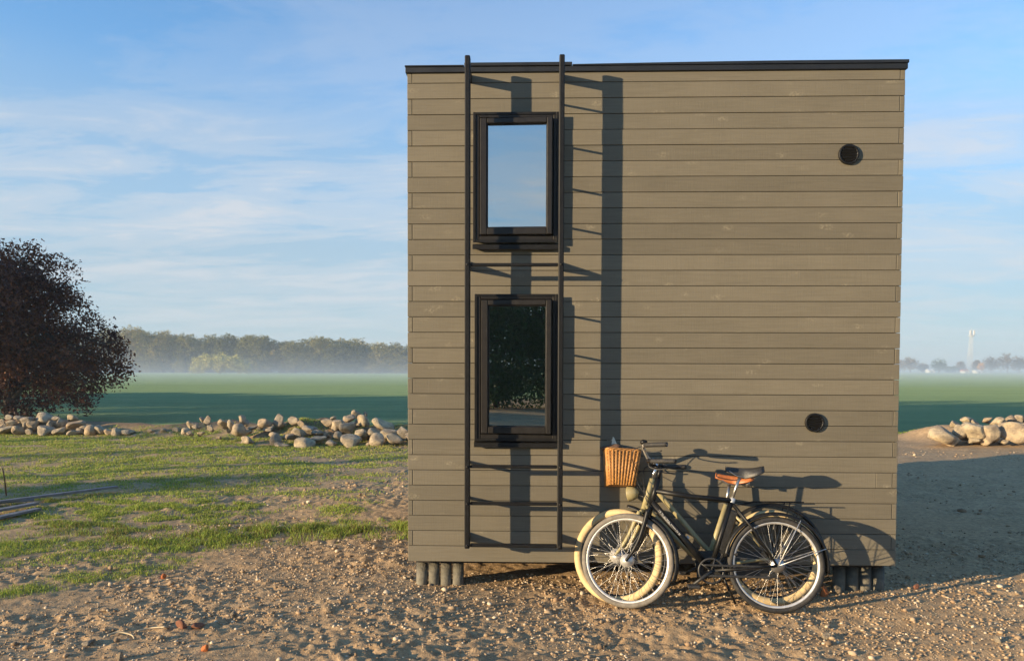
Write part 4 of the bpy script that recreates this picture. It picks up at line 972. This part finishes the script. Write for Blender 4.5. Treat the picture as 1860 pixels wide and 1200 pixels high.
lump(425, 1113, 16, 14, MT['stone'], 'loose_stone', 'grey stone on the soil up and right of the red-brown clods', 11)
lump(298, 1043, 12, 10, MT['brick'], 'loose_stone', 'tiny red stone on the soil just right of the grass tuft', 1)
lump(1665, 1063, 12, 14, MT['clod'], 'loose_stone', 'brown stone on the edge of the house shadow', 3)
lump(1812, 1160, 16, 14, MT['stone'], 'loose_stone', 'dark-sided stone on the sunny soil at lower right', 0)
lump(783, 1119, 18, 12, MT['stone'], 'loose_stone', 'pale stone on the soil in front of the left foundation posts', 2)
# dry stalks
for k, (pts, lab) in enumerate((([(195, 1160), (215, 1156), (238, 1158), (244, 1164)], 'curved dry stalk lying on the soil at lower left'), ([(250, 1150), (275, 1146), (300, 1150)], 'short dry stalk lying just left of the red-brown clods'))):
    P_ = []
    for (a, b_) in pts:
        g_ = gnd(a, b_); P_.append((g_[0], g_[1], float(ground_z(g_[0], g_[1]))+.014))
    tag(MB().tube(spline(P_, 5), .005, 6).build('dry_stalk', MT['twig']), lab, 'stalk')

# weathered planks stacked in the grass, a stake behind them
def plank(pxa, pya, pxb, pyb, wd, lift, label):
    a = gnd(pxa, pya); b_ = gnd(pxb, pyb); a[2] = float(ground_z(a[0], a[1]))+lift; b_[2] = float(ground_z(b_[0], b_[1]))+lift
    d = Vector(b_)-Vector(a); L_ = d.length; o = MB().box((0, -wd/2, -.014), (L_, wd/2, .014), .003).build('plank', MT['plank'])
    o.location = a; o.rotation_euler = d.to_track_quat('X', 'Z').to_euler(); tag(o, label, 'plank', 'planks lying in the grass')
plank(-120, 936, 213, 896, .085, .075, 'longest grey plank, its end reaching out across the grass')
plank(-140, 932, 62, 915, .10, .050, 'grey plank furthest back in the stack on the grass')
plank(-120, 954, 66, 922, .10, .048, 'middle short grey plank of the stack on the grass')
plank(-110, 964, 70, 929, .10, .030, 'grey plank nearest the camera in the stack on the grass')
p = gnd(12, 902); zg = float(ground_z(p[0], p[1]))
tag(MB().tube([(p[0], p[1], zg-.05), (p[0]-.02, p[1], zg+.20), (p[0]-.045, p[1], zg+.36)], [.010, .009, .008], 6).build('stake', MT['stake']), 'thin rusty brown stake standing in the grass at the left edge', 'stake')

# ------------------------------------------------------------------ trees
def leaf_cloud(lobes, n, size, seed, shell=.5, flat=.75, cl=0, spread=.3):
    r_ = np.random.default_rng(seed); lob = np.array(lobes, dtype=float)
    vol = lob[:, 3]*lob[:, 4]*lob[:, 5]; pk = r_.choice(len(lob), n if not cl else cl, p=vol/vol.sum()); k = len(pk)
    d = r_.normal(size=(k, 3)); d /= np.linalg.norm(d, axis=1)[:, None]
    c = lob[pk, :3]+d*lob[pk, 3:]*(r_.random(k)**shell)[:, None]
    if cl:
        pk2 = r_.integers(0, cl, n); o_ = np.clip(r_.normal(size=(n, 3)), -1.9, 1.9)*spread*np.array([1, 1, flat]); c = c[pk2]+o_
    u = r_.normal(size=(n, 3)); u /= np.linalg.norm(u, axis=1)[:, None]
    v = np.cross(u, r_.normal(size=(n, 3))); v /= np.linalg.norm(v, axis=1)[:, None]
    s = size*r_.uniform(.55, 1.3, n)[:, None]
    V = np.stack([c-u*s, c-v*s*.45+u*s*.1, c+u*s, c+v*s*.45+u*s*.1], 1).reshape(-1, 3)
    return V, np.arange(n*4).reshape(-1, 4)
def limbs(base, top, lobes, r0, seed, n=10, mat='bark'):
    r_ = random.Random(seed); mb = MB(); base = Vector(base); top = Vector(top)
    sp_ = spline([base, base.lerp(top, .35)+Vector((r_.uniform(-.1, .1), r_.uniform(-.1, .1), 0))*(top-base).length*.3, base.lerp(top, .7), top], 4)
    mb.tube(sp_, [r0*(1.25 if i == 0 else 1)*(1-.8*i/(len(sp_)-1)) for i in range(len(sp_))], 8)
    for k in range(n):
        lb = r_.choice(lobes); e = Vector(lb[:3])+Vector((r_.uniform(-.7, .7)*lb[3], r_.uniform(-.7, .7)*lb[4], r_.uniform(-.3, .8)*lb[5]))
        st = base.lerp(top, r_.uniform(.2, .85)); md = st.lerp(e, .5)+Vector((0, 0, .12*(e-st).length))
        q = spline([st, md, e], 4); mb.tube(q, [r0*.4*(1-.85*i/(len(q)-1)) for i in range(len(q))], 5)
    return mb
LM = dict(
    beech=leaf_material('copper_beech_leaf', [(.024, .013, .012), (.052, .024, .018), (.105, .042, .024), (.24, .085, .032)], .35, .55, .2),
    wood=leaf_material('woodland_leaf', [(.09, .095, .022), (.155, .15, .034), (.24, .21, .05), (.35, .265, .085)], .05, .7, .2),
    willow=leaf_material('willow_leaf', [(.34, .33, .09), (.48, .44, .14), (.62, .54, .20)], .2, .7, .3),
    brown=leaf_material('bare_twig_crown', [(.10, .075, .055), (.15, .11, .075), (.20, .15, .09)], .05, .8, .1),
    green=leaf_material('broadleaf', [(.03, .06, .018), (.05, .09, .025), (.075, .12, .035)], .25, .6, .2),
    orange=leaf_material('orange_crown', [(.38, .17, .03), (.50, .24, .04), (.58, .30, .06)], .2, .7, .2),
)
def tree(name, loc, lobes, n, size, seed, mat, trunk_r, trunk_top, label=None, group=None, cl=0, spread=.3, shell=.5, nl=10):
    t = empty(name, loc)
    if label: tag(t, label, 'tree', group)
    limbs((0, 0, -.3), (0, 0, trunk_top), lobes, trunk_r, seed, nl).build('trunk', MT['bark'], t)
    V, F_ = leaf_cloud(lobes, n, size, seed, shell, cl=cl, spread=spread); link('crown', np_mesh('crown', V, F_, mat), t); return t
def copy_tree(o, loc, rz, sc, label=None):
    c = o.copy(); COL.objects.link(c); c.location = loc; c.rotation_euler = (0, 0, rz); c.scale = sc
    if label: c['label'] = label
    for ch_ in o.children: d = ch_.copy(); COL.objects.link(d); d.parent = c
    return c
# copper beech at the left
BY = 25.0; bc = at(20, 700, BY)
def bl_(px, py, rpx, ry=None, dy=0): p = at(px, py, BY); m = BY/FPX; return (p[0]-bc[0], dy, p[2], rpx*m, (ry or rpx)*m, rpx*m)
BL = [bl_(55, 510, 75), bl_(100, 515, 58), bl_(20, 470, 45), bl_(-60, 560, 110), bl_(60, 600, 105), bl_(150, 640, 78), bl_(195, 650, 52), bl_(120, 690, 58), bl_(40, 680, 75), bl_(-80, 660, 110), bl_(170, 690, 40, dy=-.5), bl_(30, 560, 90, dy=-1.2), bl_(-20, 640, 90, dy=1.6)]
tree('copper_beech', (bc[0], BY, -.16), BL, 74000, .062, 3, LM['beech'], .22, 4.2, 'large dark purple copper beech behind the stone wall at the left edge', None, cl=1300, spread=.19, shell=.36, nl=60)

# far woodland beyond the field
WS = []
for k in range(6):
    r_ = random.Random(40+k); H_ = 13.0
    lb = [(0, 0, H_*.62, 3.6, 3.6, H_*.30), (r_.uniform(-2, 2), r_.uniform(-2, 2), H_*.80, 2.6, 2.6, H_*.16), (r_.uniform(-3, 3), r_.uniform(-2, 2), H_*.50, 2.8, 2.8, H_*.24), (0, 0, H_*.26, 3.6, 3.6, H_*.26), (1.5, 1, H_*.14, 3.4, 3.4, H_*.14)]
    lb += [(r_.uniform(-3, 3), r_.uniform(-3, 3), H_*r_.uniform(.4, .85), 1.7, 1.7, 1.6) for q in range(5)]
    WS.append((lb, k))
WLAB = 'rounded misty woodland tree in the far tree line across the field'
protos = []
k = 0; r_ = random.Random(5)
for row, Yw in enumerate((252, 258, 265)):
    xx = -205.0
    while xx < 45:
        hs = .97+.13*math.sin(xx*.045+1.2)+.05*math.sin(xx*.17)+r_.uniform(-.10, .12)
        if xx > -60: hs *= .94
        loc = (xx+r_.uniform(-1, 1), Yw+r_.uniform(-2.5, 2.5), -.2); ws = r_.uniform(.85, 1.25)
        if k < 6:
            t_ = tree('woodland_tree', loc, WS[k][0], 6800, .26, 60+k, LM['wood'], .28, 9, WLAB, 'woodland beyond the field', cl=420, spread=.36, shell=.30, nl=3); t_.scale = (ws, ws, hs); protos.append(t_)
        else: copy_tree(protos[r_.randrange(6)], loc, r_.uniform(0, 6.28), (ws*1.1, ws*1.1, hs))
        k += 1; xx += r_.uniform(4.8, 7.2)
# pale willow thicket before the wood
wc = at(400, 680, 215)
WB = [(dx, dy, z_, r1, r1, r2) for (dx, dy, z_, r1, r2) in ((-5.5, 0, 2.5, 2.6, 2.6), (-3, 0, 3.4, 2.8, 2.6), (0, 0, 3.2, 3.0, 2.7), (3.2, 0, 2.9, 3.0, 2.4), (6, 0, 2.2, 2.6, 2.0), (-6.8, 0, 1.4, 1.8, 1.5), (7.8, .5, 1.4, 2.0, 1.3))]
tree('willow_thicket', (wc[0], 215, -.2), WB, 5200, .30, 90, LM['willow'], .16, 3.2, 'pale yellow-green willow thicket standing before the misty wood', None, cl=420, spread=.38, shell=.4, nl=20)

# far right: trees, mast, farm buildings
def round_tree(px, pyt, pyb, wpx, Y, mat, label, seed, group=None, n=1500):
    c = at(px, 672, Y); m = Y/FPX; h_ = at(px, pyt, Y)[2]; w_ = wpx*m/2; r_ = random.Random(seed)
    lb = [(0, 0, h_*.58, w_*.85, w_*.85, h_*.36), (-w_*.35, 0, h_*.42, w_*.6, w_*.6, h_*.34), (w_*.35, 0, h_*.42, w_*.6, w_*.6, h_*.34)]+[(r_.uniform(-.6, .6)*w_, 0, h_*r_.uniform(.3, .8), w_*.35, w_*.35, h_*.16) for q in range(5)]
    tree('field_tree', (c[0], Y, -.2), lb, n, .38, seed, mat, .3, h_*.7, label, group, cl=160, spread=.55, shell=.4, nl=14)
round_tree(1654, 646, 671, 34, 400, LM['brown'], 'hazy grey-brown tree at the house edge on the right horizon', 201)
round_tree(1628, 650, 671, 40, 405, LM['brown'], 'hazy bare tree mostly hidden behind the house corner', 202)
round_tree(1676, 658, 671, 22, 410, LM['brown'], 'low hazy bush between the two leftmost trees on the right horizon', 203)
round_tree(1705, 649, 671, 30, 395, LM['green'], 'round green tree standing alone on the right horizon', 204)
round_tree(1728, 664, 671, 24, 420, LM['green'], 'low dark bush just right of the round green tree', 205)
round_tree(1744, 655, 671, 16, 420, LM['brown'], 'small hazy tree left of the white mast', 206)
round_tree(1782, 656, 671, 10, 390, LM['orange'], 'small bright orange tree right of the white mast', 207, None, 500)
round_tree(1774, 652, 671, 18, 415, LM['brown'], 'small hazy brown tree touching the mast foot', 208)
round_tree(1800, 642, 671, 34, 410, LM['brown'], 'broad brown bare-branched tree behind the orange tree', 209)
round_tree(1830, 638, 671, 40, 410, LM['brown'], 'tallest bare brown tree on the right horizon', 210)
round_tree(1852, 644, 671, 26, 415, LM['brown'], 'bare tree at the right edge of the horizon', 211)
round_tree(1885, 640, 671, 40, 415, LM['brown'], 'bare tree beyond the right edge of the picture', 212)
mc = at(1762, 671, 400); Hm = at(1762, 604, 400)[2]
mast = empty('lattice_mast', (mc[0], 400, -.16)); tag(mast, 'tall white lattice radio mast on the right horizon', 'mast')
for (sx, sy) in ((-1, -1), (1, -1), (1, 1), (-1, 1)):
    MB().tube([(sx*.95-.5, sy*.95, 0), (sx*.50+.35, sy*.50, Hm)], .075, 6).build('leg', MT['mast'], mast)
lat = MB()
for k in range(11):
    z0_, z1_ = Hm*k/11, Hm*(k+1)/11; a0, a1 = .95-.45*k/11, .95-.45*(k+1)/11; o0, o1 = -.5+.85*k/11, -.5+.85*(k+1)/11
    for sy in (-1, 1): lat.tube([(-a0+o0, sy*a0, z0_), (a1+o1, sy*a1, z1_)], .028, 4); lat.tube([(a0+o0, sy*a0, z0_), (-a1+o1, sy*a1, z1_)], .028, 4)
    for sx in (-1, 1): lat.tube([(sx*a0+o0, -a0, z0_), (sx*a1+o1, a1, z1_)], .028, 4)
lat.build('lattice', MT['mast'], mast)
for (ox, oy) in ((-.9, -.6), (.9, -.6), (0, .9)): MB().box((.35+ox-.35, oy-.3, Hm-1.0), (.35+ox+.35, oy+.3, Hm+1.4), .1).build('antenna_panel', MT['mast'], mast)
MB().lathe((.35, 0, Hm-1.6), (0, 0, 1), [(0, 0), (0, 1.5), (.25, 1.5), (.25, 0)], 10).build('platform', MT['mast'], mast)
MB().tube([(.35, 0, Hm), (.35, 0, Hm+3.0)], .06, 5).build('whip_antenna', MT['mast'], mast)
def shed(px, py, wpx, hpx, Y, roofm, label):
    c = at(px, 671, Y); m = Y/FPX; W_, H_ = wpx*m, hpx*m; s_ = empty('farm_building', (c[0], Y, -.16)); tag(s_, label, 'building')
    MB().box((-W_/2, -2, 0), (W_/2, 2, H_*.6)).build('wall', MT['barn'], s_)
    MB().poly([(-W_/2-.3, -2.3, H_*.6), (W_/2+.3, -2.3, H_*.6), (W_/2+.3, 2.3, H_*.6), (-W_/2-.3, 2.3, H_*.6), (-W_/2-.3, 0, H_*1.15), (W_/2+.3, 0, H_*1.15)], [(0, 1, 5, 4), (2, 3, 4, 5), (1, 2, 5), (3, 0, 4), (3, 2, 1, 0)]).build('roof', roofm, s_)
    MB().box((-.45, -2.05, .1), (.45, -1.99, H_*.45)).build('door', MT['core'], s_)
shed(1689, 668, 9, 6, 385, MT['barn'], 'tiny white farm building left of the round green tree')
shed(1752, 668, 8, 6, 385, MT['tile'], 'tiny white building with red roof at the mast foot')
shed(1775, 669, 10, 5, 380, MT['barn'], 'tiny white shed between the mast and the orange tree')

# trees outside the frame, crowns shaped to lay long morning shadows over the field
GR = 'windbreak trees left of the picture'
for k, (Y0, zb, zt, hw) in enumerate(((-4.4, 8.6, 12.2, 1.7), (-1.2, 7.4, 12.8, 2.7), (3.2, 6.9, 13.0, 2.7), (7.8, 5.2, 12.6, 2.8), (12.5, 4.0, 11.6, 2.8), (17.2, 3.0, 10.2, 2.8), (22, 2.2, 8.8, 2.8), (27, 1.3, 7.4, 2.8), (32, .9, 6.2, 2.7), (37, .6, 4.9, 2.7), (42, .4, 3.6, 2.6), (47, .3, 2.3, 2.4))):
    zb, zt = zb*1.10, zt*1.10; zc_, hz = (zb+zt)/2, (zt-zb)/2
    lb = [(0, 0, zc_, 2.0, hw*.95, hz*.95), (0, hw*.5, zc_+hz*.15, 1.6, hw*.6, hz*.75), (0, -hw*.5, zc_-hz*.15, 1.6, hw*.6, hz*.75)]
    tree('windbreak_tree', (-38+random.uniform(-.6, .6), Y0, -.2), lb, 2600, .30, 300+k, LM['green'], .18, zc_, 'low leaf clump added beside the windbreak row to shade the lawn', GR, cl=330, spread=.34, shell=.55, nl=8)
# unseen leaf clump added to throw the streak of shade over the lawn
tree('windbreak_tree', (-38.5, -6.9, -.2), [(0, 0, 6.45, .9, .42, .34), (0, .3, 6.6, .8, .4, .25), (0, -.5, 6.25, .7, .3, .2)], 700, .16, 333, LM['green'], .07, 5.6, 'low leaf clump added beside the windbreak row to shade the lawn', GR, cl=120, spread=.14, nl=4)
# trees behind the camera: seen mirrored in the lower window pane
for k, (x_, y_, h_) in enumerate(((-5.0, -21, 7.0), (-1.8, -22, 6.7), (1.5, -21, 6.9), (4.6, -22.5, 7.2))):
    lb = [(0, 0, h_*.62, 2.3, 2.3, h_*.36), (-1.2, .6, h_*.42, 1.7, 1.7, h_*.3), (1.2, .5, h_*.42, 1.7, 1.7, h_*.3), (0, .8, h_*.2, 2.3, 1.6, h_*.2), (0, 0, h_*.12, 2.2, 1.8, h_*.13)]
    tree('garden_tree', (x_, y_, -.1), lb, 34000, .085, 400+k, LM['green'], .16, h_*.7, 'dense green garden tree standing behind the viewer', 'trees behind the viewer', cl=2600, spread=.24, shell=.8, nl=12)

for k, (x_, y_) in enumerate(((-20.5, -14.5), (-21, -19), (-20, -23.5))):  # added unseen trees that darken the ground mirrored in the lower pane
    lb = [(0, 0, 4.6, 2.2, 2.5, 3.2), (0, 1.3, 2.8, 1.8, 1.5, 2.2), (0, -1.3, 2.6, 1.8, 1.6, 2.2), (0, 0, 1.4, 2.0, 2.2, 1.4)]
    tree('garden_tree', (x_, y_, -.1), lb, 5000, .16, 450+k, LM['green'], .16, 5, 'bushy tree added behind the viewer to shade the mirrored ground', 'added shade trees behind the viewer', cl=520, spread=.3, shell=.6, nl=8)

# ------------------------------------------------------------------ haze
hm = bpy.data.materials.new('morning_haze'); hm.use_nodes = True; t = hm.node_tree; t.nodes.clear()
pv = N(t, 'ShaderNodeVolumePrincipled'); pv.inputs['Color'].default_value = (.70, .86, 1.0, 1); pv.inputs['Density'].default_value = .0007; pv.inputs['Anisotropy'].default_value = .0
ou = N(t, 'ShaderNodeOutputMaterial'); t.links.new(pv.outputs[0], ou.inputs['Volume'])
hz_ = MB().box((-900, -120, -1.2), (900, 1100, 36)).build('haze', hm); tag(hz_, 'thin morning haze hanging over the field', 'haze', kind='stuff')

mm = bpy.data.materials.new('ground_mist'); mm.use_nodes = True; t = mm.node_tree; t.nodes.clear()
pv = N(t, 'ShaderNodeVolumePrincipled'); pv.inputs['Color'].default_value = (.66, .84, 1.0, 1)
g = N(t, 'ShaderNodeNewGeometry'); sz_ = N(t, 'ShaderNodeSeparateXYZ'); t.links.new(g.outputs['Position'], sz_.inputs[0])
dz = math_n(t, 'MULTIPLY', math_n(t, 'POWER', 2.718, math_n(t, 'MULTIPLY', sz_.outputs[2], -.36)), .0052); t.links.new(dz, pv.inputs['Density'])
ou = N(t, 'ShaderNodeOutputMaterial'); t.links.new(pv.outputs[0], ou.inputs['Volume'])
ms = MB().box((-500, 75, -1.0), (500, 640, 12)).build('mist_bank', mm); tag(ms, 'low bank of morning mist lying on the far field before the wood', 'mist', kind='stuff')
